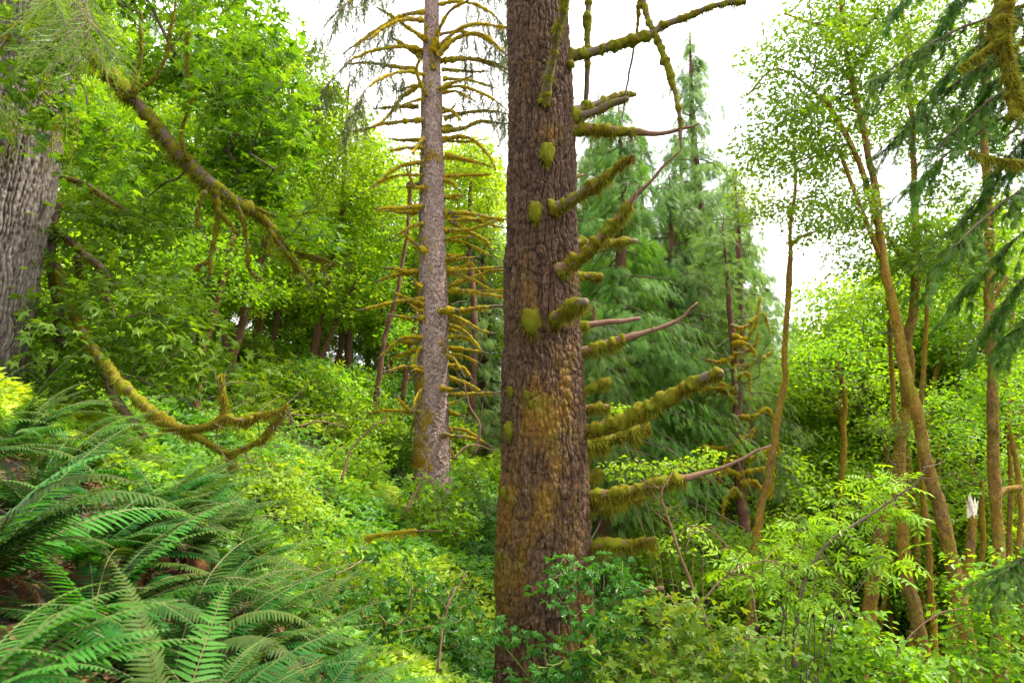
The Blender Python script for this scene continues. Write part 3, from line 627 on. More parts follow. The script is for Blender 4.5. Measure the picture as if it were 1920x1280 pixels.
    # needle bearing boughs high up, drooping
    for k in range(20):
        py = -330+26*k+rng.random()*10; sd_ = 1 if k % 2 else -1; L_ = (150+70*rng.random())*(1 if py < 120 else .8); x0 = 810
        dY = rng.normal()*1.1
        P_ = [(x0, py), (x0+sd_*L_*.35, py-8), (x0+sd_*L_*.7, py+15), (x0+sd_*L_, py+50+30*rng.random())]
        o = mossy_branch(t, org, pts(P_, Y, dY), np.array([6, 5, 3.5, 1.5])*s*.5, M_TWG, M_MO, (0, .7), 200, .06, thick=1.2, width=.008, sides=5)
        Pp, = smooth_path(pts(P_, Y, dY), 40); kk = rng.integers(12, 40, 26); b = Pp[kk]
        # hanging twiglets
        ln = .5+.9*rng.random(26); d = np.stack([rng.normal(size=26)*.25+sd_*.15, rng.normal(size=26)*.25, -np.ones(26)], 1)
        TP = b[:, None]+d[:, None]*ln[:, None, None]*np.linspace(0, 1, 5)[None, :, None]
        mb = MB(); V_, q_, b_ = tubes(TP, np.ones((26, 1))*np.linspace(.007, .002, 5), 3); mb.add(V_, q_, 1)
        f = rng.random((26, 14)); pos = (b[:, None]+d[:, None]*ln[:, None, None]*f[..., None]).reshape(-1, 3); m = len(pos)
        scatter(TASSEL, pos, np.array([0, 0, -1.])+rng.normal(size=(m, 3))*.45, rdir(m), .28+.2*rng.random(m), rng.random(m), mb)
        mb.build('foliage', [L_NEED, M_TWG], o, False, org)
second_spruce()
#===FIR
def left_fir():
    Y = 7.0; rows = []; s = Y/F
    for py, c, wd in ((-500, 150, 120), (-100, 92, 140), (100, 54, 142), (300, 22, 148), (500, -18, 152), (650, -50, 155), (750, -70, 160), (900, -108, 185)):
        a, b = at(c-wd/2, py, Y), at(c+wd/2, py, Y); rows.append(((a+b)/2, abs(b[0]-a[0])/2))
    org = np.array([rows[-2][0][0], Y, tz(rows[-2][0][0], Y)])
    t = thing('fir_tree', org, 'large leaning fir at the left edge with deeply furrowed pale grey bark', 'tree')
    V, q, c3, hn, ms, NN = hero_trunk(rows, 420, .014, 'fir', lambda c, th, v: -.25+.5*(fbm(c*2.5, 3, 17)-.5), at(150, -500, Y)[2])
    MB().add(V, q, 0, hn, c3, ms).build('trunk', M_FIR, t, True, org)
    # drooping needle boughs in front of the upper trunk
    for k in range(6):
        py = -170+22*k*1.9; x0 = 60+rng.random()*40; ex = (30+110*rng.random())*(1 if rng.random() < .8 else -1); y1 = py+60+80*rng.random()
        if y1 > 380: y1 = 380
        P_ = [(x0, py), (x0+ex*.4, py+10), (x0+ex*.75, (py+y1)/2+10), (x0+ex, y1)]
        pw = pts(P_, Y-.4, -1.6-rng.random()*.7)
        o = mossy_branch(t, org, pw, np.array([5, 4, 2.5, 1])*s*.55, M_TWG, M_MD, (0, .5), 200, .06, sides=5)
        Pp, = smooth_path(pw, 40); n = 34; kk = rng.integers(8, 40, n); b = Pp[kk]; ln = .25+.4*rng.random(n)
        side = unit(np.cross(Pp[-1]-Pp[0], [0, 0, 1.]))*np.where(rng.random(n) < .5, 1, -1)[:, None]
        d = unit(side*.7+unit(Pp[-1]-Pp[0])*.6+np.array([0, 0, -.75])+rng.normal(size=(n, 3))*.2)
        TT = np.linspace(0, 1, 5)[None, :, None]; TP = b[:, None]+d[:, None]*ln[:, None, None]*TT-np.array([0, 0, .12])*TT**2
        mb = MB(); V_, q_, b_ = tubes(TP, np.ones((n, 1))*np.linspace(.004, .001, 5), 3); mb.add(V_, q_, 1)
        f = rng.random((n, 11, 1)); pos = (b[:, None]+d[:, None]*ln[:, None, None]*f-np.array([0, 0, .12])*f**2).reshape(-1, 3); m = len(pos)
        dd = np.repeat(d, 11, 0); scatter(TASSELF, pos, dd+rng.normal(size=(m, 3))*.35, rdir(m), .12+.08*rng.random(m), rng.random(m), mb)
        mb.build('foliage', [L_HEM, M_TWG], o, False, org)
    for k in range(8):   # hanging beard lichen
        x0 = 10+190*rng.random(); y0 = 20+240*rng.random(); p = at(x0, y0, 5.2); n = 5
        TP = p+np.cumsum(np.stack([rng.normal(size=(n, 10))*.015, rng.normal(size=(n, 10))*.015, -np.full((n, 10), .05)], -1), 1)
        V_, q_, b_ = tubes(TP, np.ones((n, 1))*np.linspace(.004, .001, 10), 3); MB().add(V_, q_, 0, .8).build('lichen_strand', M_MG, t, False, org)
left_fir()
#===TREES
def tree_px(name, label, trunk, rpx, Yt, clusters, leaf, T, lsize, per, cr, bark=None, moss=None, forks=(), group=None, cat='tree', flat=.28, r0=.005, nf=260, mossw=1.0, base=None, tint=(.1, .9), dY=0, twigmat=None, stubs=0, toppale=False, fz=.05):
    """deciduous tree from a trunk path in the photograph and crown ellipsoids (px,py,rx,ry,Y,rY,n)"""
    bark = bark or M_ALD; s = Yt/F; rpx = [q*(.72 if 9 < Yt < 16 else 1) for q in rpx]; P_ = pts(trunk, Yt, dY)
    gx, gy = P_[0][0], P_[0][1]; gz = tz(gx, gy); r_ = list(rpx)
    if P_[0][2] > gz+.05: P_ = np.concatenate([[[gx-.02, gy, gz-.15]], P_]); r_ = [r_[0]*1.15]+r_
    org = np.array([P_[0][0], P_[0][1], gz])
    t = thing(name, org, label, cat, group)
    L_ = np.sum(np.linalg.norm(np.diff(P_, axis=0), axis=1)); n = int(min(420, max(20, L_/(.03 if Yt < 15 else .06))))
    P, R = smooth_path(P_, n, np.array(r_)*s); P = P+(np.stack([fbm(P*1.3, 2, 61), fbm(P*1.3, 2, 62), 0*P[:, 0]+.5], 1)-.5)*.12
    sd_ = 22 if Yt < 15 else 8
    V, q, b = capped(P, R*(.9+.25*fbm(P*3, 2, 9)), sd_); c = np.repeat(np.concatenate([[P[0]], P, [P[-1]]]), sd_, 0); d = unit(V-c+1e-9)
    hh = (fbm(V*np.array([9, 9, 5.]), 3, 5)-.5)+.8*(fbm(V*np.array([26, 26, 13.]), 3, 8)-.5); V = V+d*(hh*.5*np.repeat(np.concatenate([[0], R, [0]]), sd_))[:, None]
    mb = MB().add(V, q, 0, np.clip(.5+hh, 0, 1), b, mossw*(.05+.5*(fbm(V*np.array([2, 2, .8]), 3, 90)-.4)))
    skel = [P[n//3:]]
    fz_list = [(P, R)]
    for fp, fr in forks:
        FP, FR = smooth_path(pts(fp, Yt+dY*.5, 0 if len(fp) < 3 else rng.normal()*.3), 30, np.array(fr)*s); skel.append(FP)
        V, q, b = capped(FP, FR, 8); mb.add(V, q, 0, .5, b, mossw*.1); fz_list.append((FP, FR))
    if toppale:
        q0 = P[-1]; k = 7; sp = [(q0+np.array([rng.normal()*.03, rng.normal()*.03, 0])) for _ in range(k)]
        for a in sp:
            e = a+np.array([rng.normal()*.05+.03, rng.normal()*.04, .15+.22*rng.random()]); V, q, b = tubes(np.array([a-[0, 0, .05], (a+e)/2, e])[None], np.array([[.035, .025, .004]]), 5); mb.add(V, q, 1, .5, b)
    o = mb.build('trunk', [bark, M_PALE], t, True, org)
    if moss is not None:
        mm = MB()
        for PP, RR in fz_list:
            LL = np.sum(np.linalg.norm(np.diff(PP, axis=0), axis=1)); fuzz(mm, PP, RR, int(nf*LL), (.01, fz), width=.005*max(1, Yt/9), bottom=0, droop=.8)
        mm.build('moss', moss, o, False, org)
    if clusters:
        C = np.concatenate([ell(k, at(px, py, Y_), (rx*Y_/F, rY, ry*Y_/F)) for px, py, rx, ry, Y_, rY, k in clusters])
        SK = np.concatenate(skel); TP, TR = grow(SK, C, r0)
        V, q, b = tubes(TP, TR, 5 if Yt < 15 else 4); ml = MB().add(V, q, 1, .5, b, .1)
        leaf_cloud(ml, C, per, cr, T, lsize, tint, flat); ml.build('crown', [leaf, twigmat or M_TWG], t, False, org)
    return t
def big_maple():
    Y = 8.0
    tr = [(20, 800), (45, 560), (75, 300), (105, 120), (120, -20), (160, -200)]
    f1 = [(112, 60), (150, 85), (190, 122), (232, 165), (285, 225), (315, 262), (350, 302), (400, 347), (445, 378), (490, 408), (520, 440), (545, 480), (560, 508)]
    r1 = (8, 8, 8, 8, 8, 8, 8, 7, 5, 4, 3, 2, 1.5); r2 = np.array((12, 13, 13, 13, 14, 16, 16, 14, 11, 9, 6, 4, 3))
    t = tree_px('maple_tree', 'broadleaf maple at upper left, heavy mossy limb slanting down to the right', tr, (22, 21, 19, 17, 15, 8), 8.4,
      [(330, 60, 230, 130, 9.6, 1.0, 90), (470, 170, 100, 120, 9.0, .8, 50), (500, 300, 100, 90, 9.0, .7, 34), (430, 130, 150, 110, 7.2, .3, 14), (300, 360, 90, 110, 9.6, .6, 24), (600, 430, 50, 50, 8.4, .5, 6)],
      L_MAPLE, MAPLE, .125, 22, .36, M_TWG, M_MD, [(f1, r1)], dY=0, r0=.0035, nf=900, tint=(0, 1), fz=.06)
    org = np.array(t.location)
    for cx_, cy_, rx_, ry_, n_ in ((100, 50, 130, 80, 34), (50, 190, 80, 80, 22), (170, 260, 80, 70, 16)):   # low leafy sprays in front of the fir
        C = ell(n_, at(cx_, cy_, 6.0), (rx_*6/F, .35, ry_*6/F)); TP, TR = grow(pts([(200, -60), (160, 20), (130, 120)], 6.1), C, .003)
        V, q, b = tubes(TP, TR, 4); V2, q2, b2 = tubes(smooth_path(pts([(200, -60), (160, 20), (130, 120)], 6.1), 20)[0][None], np.full((1, 20), .012), 5); ml = MB().add(V, q, 1, .5, b, .1).add(V2, q2, 1, .5, b2, .1); leaf_cloud(ml, C, 12, .3, MAPLE, .10, (0, 1)); ml.build('foliage', [L_MAPLE, M_TWG], t, False, org)
    L2 = [([(385, 358), (374, 385), (370, 405), (371, 425)], 5), ([(404, 358), (410, 400), (402, 450), (392, 485), (375, 497), (362, 508)], 6), ([(394, 486), (396, 500), (397, 517)], 4),
      ([(415, 400), (430, 418), (445, 437)], 4), ([(440, 375), (455, 410), (463, 460), (466, 500), (474, 520)], 5), ([(505, 430), (535, 470), (560, 500), (585, 530)], 4),
      ([(555, 470), (590, 480), (630, 495)], 4), ([(560, 480), (600, 490), (610, 512)], 3), ([(510, 440), (508, 480)], 4), ([(480, 390), (520, 405), (560, 400), (590, 395)], 3),
      ([(240, 175), (280, 155), (310, 110), (320, 60), (330, 0)], 5), ([(350, 300), (340, 250), (360, 190), (350, 130), (355, 60)], 4), ([(250, 185), (255, 150), (265, 100), (262, 20)], 6)]
    mossy_branch(t, org, pts(f1, 8.36, 0), r2*8.3/F*.8, M_TWG, M_MD, (0, 1), 2400, .065, thick=1.1, width=.005, sides=12, twigs=24)
    for P_, r in L2:
        mossy_branch(t, org, pts(P_, 8.2, -.1), np.linspace(r, r*.4, len(P_))*6.0/F, M_TWG, M_MG, (0, 1), 1100, .035, thick=1.1, width=.004, twigs=6)
    # lower leafy maple limbs
    t2 = tree_px('maple_tree', 'low maple beside the grey fir, mossy limbs sagging among big lobed leaves', [(75, 770), (110, 640), (100, 520), (98, 430), (110, 380)], (9, 9, 8, 7, 4), 7.6,
      [(170, 470, 90, 100, 8.0, .9, 30), (240, 600, 160, 90, 7.6, 1.1, 50), (130, 680, 120, 80, 7.6, .9, 30), (370, 690, 100, 70, 7.6, .9, 18), (210, 390, 80, 50, 8.2, .6, 14)],
      L_MAPLD, MAPLE, .115, 18, .42, M_TWG, M_MG, [([(98, 430), (130, 450), (160, 478), (190, 500), (205, 520)], (6, 7, 7, 6, 3)), ([(110, 330), (160, 345), (200, 372), (230, 390)], (4, 5, 4, 2)),
       ([(110, 640), (160, 655), (195, 700), (218, 750), (250, 790), (275, 820)], (8, 8, 8, 8, 7, 4)), ([(145, 480), (150, 520), (148, 560)], (6, 6, 3)), ([(185, 500), (195, 530), (200, 560)], (6, 6, 3))], r0=.0035, nf=1200, tint=(0, 1))
    org = np.array(t2.location)
    bl = np.array([at(104, 500, 7.6), at(150, 610, 7.2), at(205, 690, 6.6), at(255, 745, 6.0), at(300, 780, 5.62)])
    mossy_branch(t2, org, bl, np.array([8, 7, 6, 6, 6])*6.4/F, M_TWG, M_MG, (0, 1), 2200, .045, thick=1.15, width=.0035, twigs=4)
    for P_, r in [([(300, 780), (330, 800), (370, 803), (400, 796), (420, 783), (450, 789), (472, 783)], 6), ([(420, 784), (421, 765), (417, 735), (416, 700)], 5), ([(340, 805), (375, 820), (405, 838), (430, 848), (460, 840), (488, 827)], 4),
                  ([(430, 848), (436, 865), (438, 885)], 5), ([(488, 827), (515, 790), (535, 760)], 2), ([(450, 789), (490, 775), (530, 765)], 3)]:
        mossy_branch(t2, org, pts(P_, 5.6, -.05), np.linspace(r, r*.6, len(P_))*5.6/F, M_TWG, M_MG, (0, 1), 3200, .042, thick=1.15, width=.003, twigs=5)
big_maple()
# slim trees on the hillside
HS = 'slim broadleaf trees on the hillside'
tree_px('broadleaf_tree', 'lime green broadleaf tree rising above the hill, left of the slim spruce', [(432, 690), (455, 610), (490, 480), (520, 340), (545, 200), (550, 100)], (8, 8, 6, 5, 4, 2), 17,
  [(540, 210, 95, 190, 17, 2.2, 120), (470, 420, 110, 90, 17, 2, 60)], L_LIME, LEAF, .13, 80, .5, M_RED, M_MO, [([(430, 660), (400, 560), (430, 470), (440, 420)], (6, 6, 4, 2))], HS)
tree_px('broadleaf_tree', 'brown trunked tree standing on the brow between maple limb and slim spruce', [(588, 720), (592, 640), (610, 560), (640, 420), (648, 280), (655, 160)], (9, 8, 6, 5, 3, 2), 20,
  [(655, 330, 75, 130, 20, 2.2, 90), (610, 520, 90, 90, 20, 2, 60)], L_LIME, LEAF, .14, 70, .55, M_RED, M_MD, [([(592, 700), (615, 640), (650, 560), (690, 500)], (5, 5, 4, 2))], HS)
tree_px('broadleaf_tree', 'straight dark trunk with light foliage just right of the brow tree', [(652, 738), (653, 640), (650, 520), (646, 380), (650, 230)], (7, 7, 5, 4, 2), 22,
  [(690, 470, 60, 130, 21, 2, 70), (720, 330, 40, 80, 22, 1.6, 34)], L_MID, LEAF, .14, 60, .55, M_RED, None, group=HS)
tree_px('broadleaf_tree', 'thin reddish leaning trunk close to the left of the slim spruce', [(703, 765), (720, 650), (745, 540), (765, 430), (770, 300)], (6, 5, 4, 3, 2), 19,
  [(740, 400, 40, 70, 20, 1.4, 24)], L_MID, LEAF, .12, 50, .45, M_RED, None, group=HS)
tree_px('broadleaf_tree', 'short thin trunk leaning right behind the foot of the slim spruce', [(752, 768), (765, 690), (780, 600), (790, 520)], (6, 5, 4, 2), 20.5, [(760, 640, 40, 60, 20.5, 1.2, 20)], L_MID, LEAF, .12, 50, .45, M_RED, M_MO, group=HS)
tree_px('broadleaf_tree', 'slanting brown trunk below the hanging mossy twigs of the maple', [(378, 665), (398, 600), (420, 520), (440, 440)], (8, 7, 6, 3), 15, [(400, 520, 110, 80, 15, 1.8, 60), (300, 450, 90, 90, 15.5, 1.8, 50)], L_MID, LEAF, .12, 60, .45, M_RED, M_MO, group=HS)
tree_px('broadleaf_tree', 'tall pale green tree with lacy crown seen above the left side of slim spruce', [(640, 640), (645, 480), (650, 330), (640, 230), (655, 150)], (4, 4, 3.5, 2.5, 1.5), 27,
  [(650, 260, 60, 110, 27, 2.2, 40)], L_LIME, LEAF, .16, 40, .5, M_RED, None, group=HS)
tree_px('broadleaf_tree', 'yellow green tree showing between the slim spruce and the huge trunk', [(885, 760), (890, 600), (880, 450), (885, 300)], (7, 6, 5, 2), 24,
  [(885, 360, 62, 110, 24, 2.4, 110)], L_LIME, LEAF, .15, 70, .55, M_RED, None, group=HS)
for (b_, tp, r, Y_, lab) in (((300, 640), (312, 440), 9, 22, 'dark straight trunk in shade left of the hanging mossy twigs'), ((505, 690), (535, 430), 5, 21, 'thin brown stem between the slanting trunks of the hillside'), ((620, 715), (668, 520), 4.5, 23, 'thin stem leaning right beside the brow tree'),
    ((560, 690), (556, 470), 4, 25, 'very thin upright stem left of the brow tree'), ((730, 760), (712, 560), 4, 23, 'thin stem leaning left just before the slim spruce'), ((905, 780), (900, 600), 5, 26, 'short grey stem seen low between the two spruces')):
    x0, y0 = b_; x1, y1 = tp
    tree_px('young_tree', lab, [(x0, y0), (x0+(x1-x0)*.4+4, y0+(y1-y0)*.4), (x1, y1)], (r, r*.8, r*.4), Y_, [(x1, y1+30, 50, 60, Y_, 1.4, 26)], L_LIME, LEAF, .13, 46, .45, M_RED, M_MO, group=HS, nf=150)
# right side
RS = 'mossy alders on the right'
tree_px('alder_tree', 'tall mossy brown alder leaning left across the right side, forked near the top', [(1832, 1300), (1800, 1140), (1770, 1000), (1728, 820), (1692, 660), (1668, 540), (1640, 370), (1606, 190), (1576, 20), (1562, -120)],
  (19, 18, 16, 14, 12, 11, 9, 7, 5, 3), 11, [(1520, 120, 130, 110, 11, 1.3, 70), (1480, 270, 110, 70, 11, 1.2, 44), (1640, 120, 110, 140, 11.3, 1.2, 70), (1560, 410, 70, 50, 11, .9, 22), (1620, 0, 160, 70, 11, 1.2, 50)], L_ALD, LEAF, .085, 56, .36, M_ALD, M_MO,
  [([(1645, 420), (1620, 330), (1590, 260), (1548, 190), (1543, 180)], (6, 5, 5, 6, 5)), ([(1650, 480), (1610, 380), (1580, 300), (1568, 270)], (5, 4, 3, 1.5)), ([(1546, 192), (1500, 150), (1450, 130), (1400, 180)], (3, 2, 1.5, 1)), ([(1590, 50), (1530, 45), (1470, 25)], (2.5, 2, 1))], RS, r0=.0035, nf=800, fz=.035)
tree_px('alder_tree', 'curving mossy alder that leans right then rises straight behind the leaning one', [(1618, 1290), (1622, 1220), (1650, 1010), (1680, 880), (1698, 760), (1710, 620), (1718, 480), (1712, 300), (1700, 120), (1690, -50)],
  (17, 16, 14, 13, 13, 11, 9, 7, 5, 3), 13, [(1750, 160, 130, 170, 13.5, 1.6, 120), (1650, 470, 80, 50, 13, 1.2, 26), (1780, 420, 90, 110, 13.5, 1.2, 60)], L_ALD, LEAF, .10, 56, .42, M_ALD, M_MO,
  [([(1715, 510), (1690, 480), (1662, 440)], (6, 5, 3)), ([(1700, 760), (1688, 640), (1665, 560)], (9, 7, 5))], RS, r0=.004, nf=600)
tree_px('alder_tree', 'rusty mossy trunk rising from bottom right between two alders', [(1742, 1300), (1722, 1180), (1698, 1080), (1690, 960), (1688, 850)], (17, 15, 13, 11, 8), 12, [(1690, 820, 50, 50, 12.2, 1, 10)], L_ALD, LEAF, .08, 40, .35, M_ALD, M_MO, group=RS, nf=600)
tree_px('alder_tree', 'thin dark alder trunk just behind the rusty one', [(1738, 1250), (1725, 1100), (1712, 960), (1705, 840)], (9, 9, 8, 6), 15, [(1720, 780, 60, 60, 15, 1.2, 20)], L_MID, LEAF, .10, 50, .4, M_ALD, M_MD, group=RS, nf=400)
tree_px('alder_tree', 'slender golden alder left of the pinnate shrub, with small airy crown against the sky', [(1403, 1130), (1418, 1020), (1448, 860), (1468, 700), (1476, 580), (1484, 450), (1488, 340), (1486, 260)],
  (9.5, 9.5, 8.5, 7, 6, 4.5, 3, 1.5), 13, [(1480, 330, 100, 100, 13, 1.4, 60), (1560, 400, 60, 40, 13, 1, 16)], leafmat('spring alder leaf', [(.08, .17, .012), (.13, .24, .015), (.18, .29, .02)], .5), LEAF, .095, 60, .36, M_ALD, M_MO,
  [([(1482, 470), (1476, 520), (1474, 590)], (2, 2, 1.5)), ([(1482, 460), (1510, 440), (1550, 430)], (2.5, 2, 1))], RS, r0=.0035, nf=700)
tree_px('alder_tree', 'upright mossy alder near the right edge with a stub pointing right', [(1878, 1300), (1872, 1150), (1868, 1000), (1864, 860), (1858, 640), (1854, 450), (1846, 250), (1840, 50)],
  (15, 14, 13, 13, 12, 11, 9, 6), 10.5, [(1860, 180, 100, 180, 12, 1.2, 90), (1880, 600, 60, 80, 11, 1, 24), (1800, 480, 80, 60, 11, 1, 24)], L_ALD, LEAF, .09, 54, .38, M_ALD, M_MG, [([(1866, 930), (1885, 918), (1912, 914)], (7, 6, 6)), ([(1858, 560), (1875, 535), (1888, 520)], (7, 6, 5))], RS, nf=800)
tree_px('tree_snag', 'yellow mossy snag with a broken white top, in front of the edge alder', [(1785, 1215), (1805, 1100), (1822, 1010), (1831, 965)], (13, 11, 9, 8), 11.6, [], L_ALD, LEAF, .1, 40, .3, M_ALD, M_MO, mossw=2.5, nf=1500, toppale=True, cat='dead tree')
tree_px('alder_tree', 'distant upright trunk with orange moss seen right of the leaning alder', [(1800, 1150), (1797, 960), (1795, 800), (1790, 640)], (8, 8, 7, 5), 18, [(1800, 640, 90, 90, 18, 1.8, 70), (1850, 760, 80, 70, 18, 1.8, 50)], L_MID, LEAF, .13, 60, .5, M_ALD, M_MO, [([(1796, 860), (1750, 810), (1740, 780)], (4, 3, 2))], RS, nf=200)
tree_px('maple_tree', 'many stemmed maple behind the alders with dense bright foliage', [(1640, 900), (1642, 840), (1630, 760), (1610, 690)], (9, 8, 7, 5), 20, [(1640, 600, 130, 110, 20, 2.4, 80), (1560, 730, 110, 100, 20, 2, 50)], L_LIME, LEAF, .15, 60, .55, M_RED, M_MO,
  [([(1642, 860), (1665, 790), (1675, 700)], (7, 6, 4)), ([(1640, 860), (1615, 800), (1605, 760)], (6, 5, 4)), ([(1640, 850), (1600, 780), (1650, 650)], (5, 4, 3))], nf=150)
for (P_, r, Y_, lab) in (([(1590, 1000), (1585, 860), (1570, 740)], 6, 19, 'dark slim trunk low behind the pinnate shrub'), ([(1660, 1010), (1668, 900), (1660, 780)], 6, 17, 'dark stem left of the curving alder'), ([(1760, 1180), (1765, 1000), (1758, 820)], 5, 16, 'thin orange stem between leaning alder and snag'),
    ([(1820, 900), (1826, 760), (1850, 640)], 6, 17, 'brown stem forking right above the snag'), ([(1905, 1100), (1903, 900), (1915, 700)], 7, 15, 'dim trunk at the very right edge'), ([(1530, 930), (1522, 800), (1530, 700)], 4, 26, 'faint far trunk right of the golden alder'), ([(1740, 900), (1745, 760), (1770, 640)], 6, 18, 'mossy stem just right of the leaning alder at mid height')):
    tree_px('young_tree', lab, P_, (r, r*.85, r*.6), Y_, [(P_[-1][0], P_[-1][1]-20, 60, 60, Y_, 1.4, 22)], L_MID, LEAF, .12, 46, .42, M_ALD, M_MO, group=RS, nf=250)
for (P_, r, Y_, lab) in (([(1700, 1300), (1712, 1150), (1700, 1000), (1688, 860), (1672, 700), (1668, 600)], 9, 14, 'golden mossed stem rising just left of the leaning alder'), ([(1890, 1290), (1884, 1100), (1893, 900), (1888, 700), (1900, 540)], 7, 13, 'slim mossy stem at the edge, right of the upright alder'),
    ([(1830, 1290), (1822, 1180), (1838, 1050), (1842, 900)], 7, 14, 'slim golden stem behind the broken snag'), ([(1640, 1290), (1650, 1180), (1662, 1090), (1668, 960)], 6, 15, 'thin mossy stem left of the curving alder foot')):
    tree_px('alder_tree', lab, P_, [r*(1-.1*i) for i in range(len(P_))], Y_, [(P_[-1][0], P_[-1][1]-20, 70, 60, Y_, 1.4, 26)], L_MID, LEAF, .10, 46, .42, M_ALD, M_MO, group=RS, nf=500)
#===CONIFER
def conifer(name, label, org, H, Rb, leaf, bark=None, nb=70, per=34, sp=.42, crown0=.12, T=SPRAY, droop=.35, rt=.16, group=None, lean=(0, 0), mossy=0, dens=1.0, seed=1):
    bark = bark or M_RED; org = np.asarray(org, float)
    t = thing(name, org, label, 'tree', group); z = np.linspace(-.3, H, 40)
    P = np.stack([lean[0]*(z/H)**2+.05*np.sin(z*.7), lean[1]*(z/H)+.04*np.cos(z*.9), z], 1); R = rt*(1-np.clip(z, 0, H)/H)**.8+.012
    V, q, b = tubes(P[None], R[None], 12); MB().add(V, q, 0, .5+.4*(fbm(V*np.array([20, 20, 4]), 2, 4)-.5), b, -.1).build('trunk', bark, t, True)
    h = crown0+(1-crown0)*(np.arange(nb)+rng.random(nb))/nb; u = (h-crown0)/(1-crown0)
    L_ = Rb*(1-u)**.6*(.35+1.05*rng.random(nb)**1.2)*np.clip(u/.12+.45, 0, 1)+.15; az = rng.random(nb)*2*pi+np.arange(nb)*2.4
    dirv = np.stack([np.cos(az), np.sin(az), 0*az], 1); up = .25-.5*(1-u)
    base = np.stack([np.interp(h*H, P[:, 2], P[:, 0]), np.interp(h*H, P[:, 2], P[:, 1]), h*H], 1)
    tt = np.linspace(0, 1, 7); BP = base[:, None]+dirv[:, None]*L_[:, None, None]*tt[None, :, None]
    BP[..., 2] += L_[:, None]*(up[:, None]*tt-droop*tt**2+.25*droop*tt**4); BP += np.cumsum(rng.normal(size=BP.shape)*.02, 1)
    RR = (.012+.012*L_)[:, None]*np.linspace(1, .2, 7)[None]
    V, q, b = tubes(BP, RR, 5); mb = MB().add(V, q, 1, .5, b, .15*mossy)
    cnt = np.maximum(6, (per*dens*L_/Rb*1.4).astype(int)); i = np.repeat(np.arange(nb), cnt); m = len(i); f = .12+.88*rng.random(m)**.8
    k = np.minimum((f*6).astype(int), 5); g = (f*6-k)[:, None]; pos = BP[i, k]*(1-g)+BP[i, k+1]*g
    sd_ = np.where(rng.random(m) < .5, 1, -1)[:, None]; side = np.stack([-dirv[i, 1], dirv[i, 0], 0*f], 1)*sd_
    fw = side*(.9-.5*f)[:, None]+dirv[i]*(.35+.6*f)[:, None]+np.array([0, 0, -.75])+rng.normal(size=(m, 3))*.30
    nm = np.array([0, 0, 1.])+.5*dirv[i]+rng.normal(size=(m, 3))*.3
    pos = pos+side*(rng.random(m)*.30*L_[i])[:, None]-np.array([0, 0, 1.])*(rng.random(m)**1.5*.6*(fbm(pos*1.6, 2, 12)*1.4))[:, None]; keep = fbm(pos*2.3+org, 2, 66) > .38; pos, fw, nm, i = pos[keep], fw[keep], nm[keep], i[keep]; m = len(pos)
    scatter(T, pos, fw, nm, sp*(.6+.7*rng.random(m)), .4*rng.random(nb)[i]+.6*rng.random(m), mb); mb.build('crown', [leaf, M_TWG], t, False)
    return t
def place_h(px, py_top, Y):
    x = at(px, 640, Y)[0]; z0 = tz(x, Y); return np.array([x, Y, z0]), at(px, py_top, Y)[2]-z0
for px, pyt, Y, Rb, leaf, lab, nb, per in (
  (1322, 60, 20, 2.4, L_CEDF, 'tall pointed cedar with pale drooping sprays against the bright sky', 110, 60),
  (1170, 190, 15.5, 2.4, L_CED, 'cedar directly right of the huge trunk, hanging green sprays behind the mossy stubs', 120, 70),
  (1265, 330, 18, 2.4, L_CEDF, 'shorter bushy cedar filling the gap beneath the tallest pointed cedar', 110, 60),
  (1392, 330, 17, 1.5, L_CEDF, 'cedar with bare reddish trunk showing behind the slender golden alder', 60, 34),
  (905, 420, 26, 2.8, L_CEDF, 'bluish conifer showing between the two spruce trunks', 90, 50),
  (1120, 560, 13, 1.6, L_CED, 'small dark cedar tucked low behind the stubs of the huge trunk', 70, 50)):
    o, H = place_h(px, pyt, Y); conifer('cedar_tree', lab, o, H, Rb, leaf, nb=int(nb*1.15), per=per, sp=.16+.006*Y, dens=2.1, T=SPRAYL, rt=.16+.01*H)
# mossy dead limbs on the bare cedar trunk
def dead_cedar():
    Y = 15.5; P_ = [(1395, 1000), (1385, 850), (1378, 700), (1368, 590), (1360, 480), (1356, 400)]
    t = tree_px('cedar_tree', 'half dead cedar, grey brown trunk hung with curling golden moss limbs', P_, (14, 13, 11, 8, 4, 1), Y, [(1360, 470, 40, 70, 15.6, .6, 12), (1400, 620, 80, 110, 15.8, .9, 16), (1340, 760, 80, 110, 15.8, .9, 16)], L_CEDF, SPRAYL, .24, 26, .45, M_RED, M_MD, nf=60, mossw=.3)
    org = np.array(t.location)
    for k in range(20):
        py = 600+17*k+rng.random()*14; x0 = np.interp(py, [480, 600, 1000], [1358, 1370, 1395]); sd_ = 1 if rng.random() < .6 else -1; L_ = 20+45*rng.random()
        pp = pts([(x0, py), (x0+sd_*L_*.5, py+rng.normal()*8), (x0+sd_*L_, py+rng.normal()*22), (x0+sd_*L_*(1+.5*rng.random()), py+rng.normal()*30+12)], Y-.1, rng.normal()*.4)
        mossy_branch(t, org, pp, np.array([3.2, 3, 2.4, 1])*Y/F, M_DEAD, M_MO, (0, 1), 350, .08, thick=1.2, width=.008, sides=5)
dead_cedar()
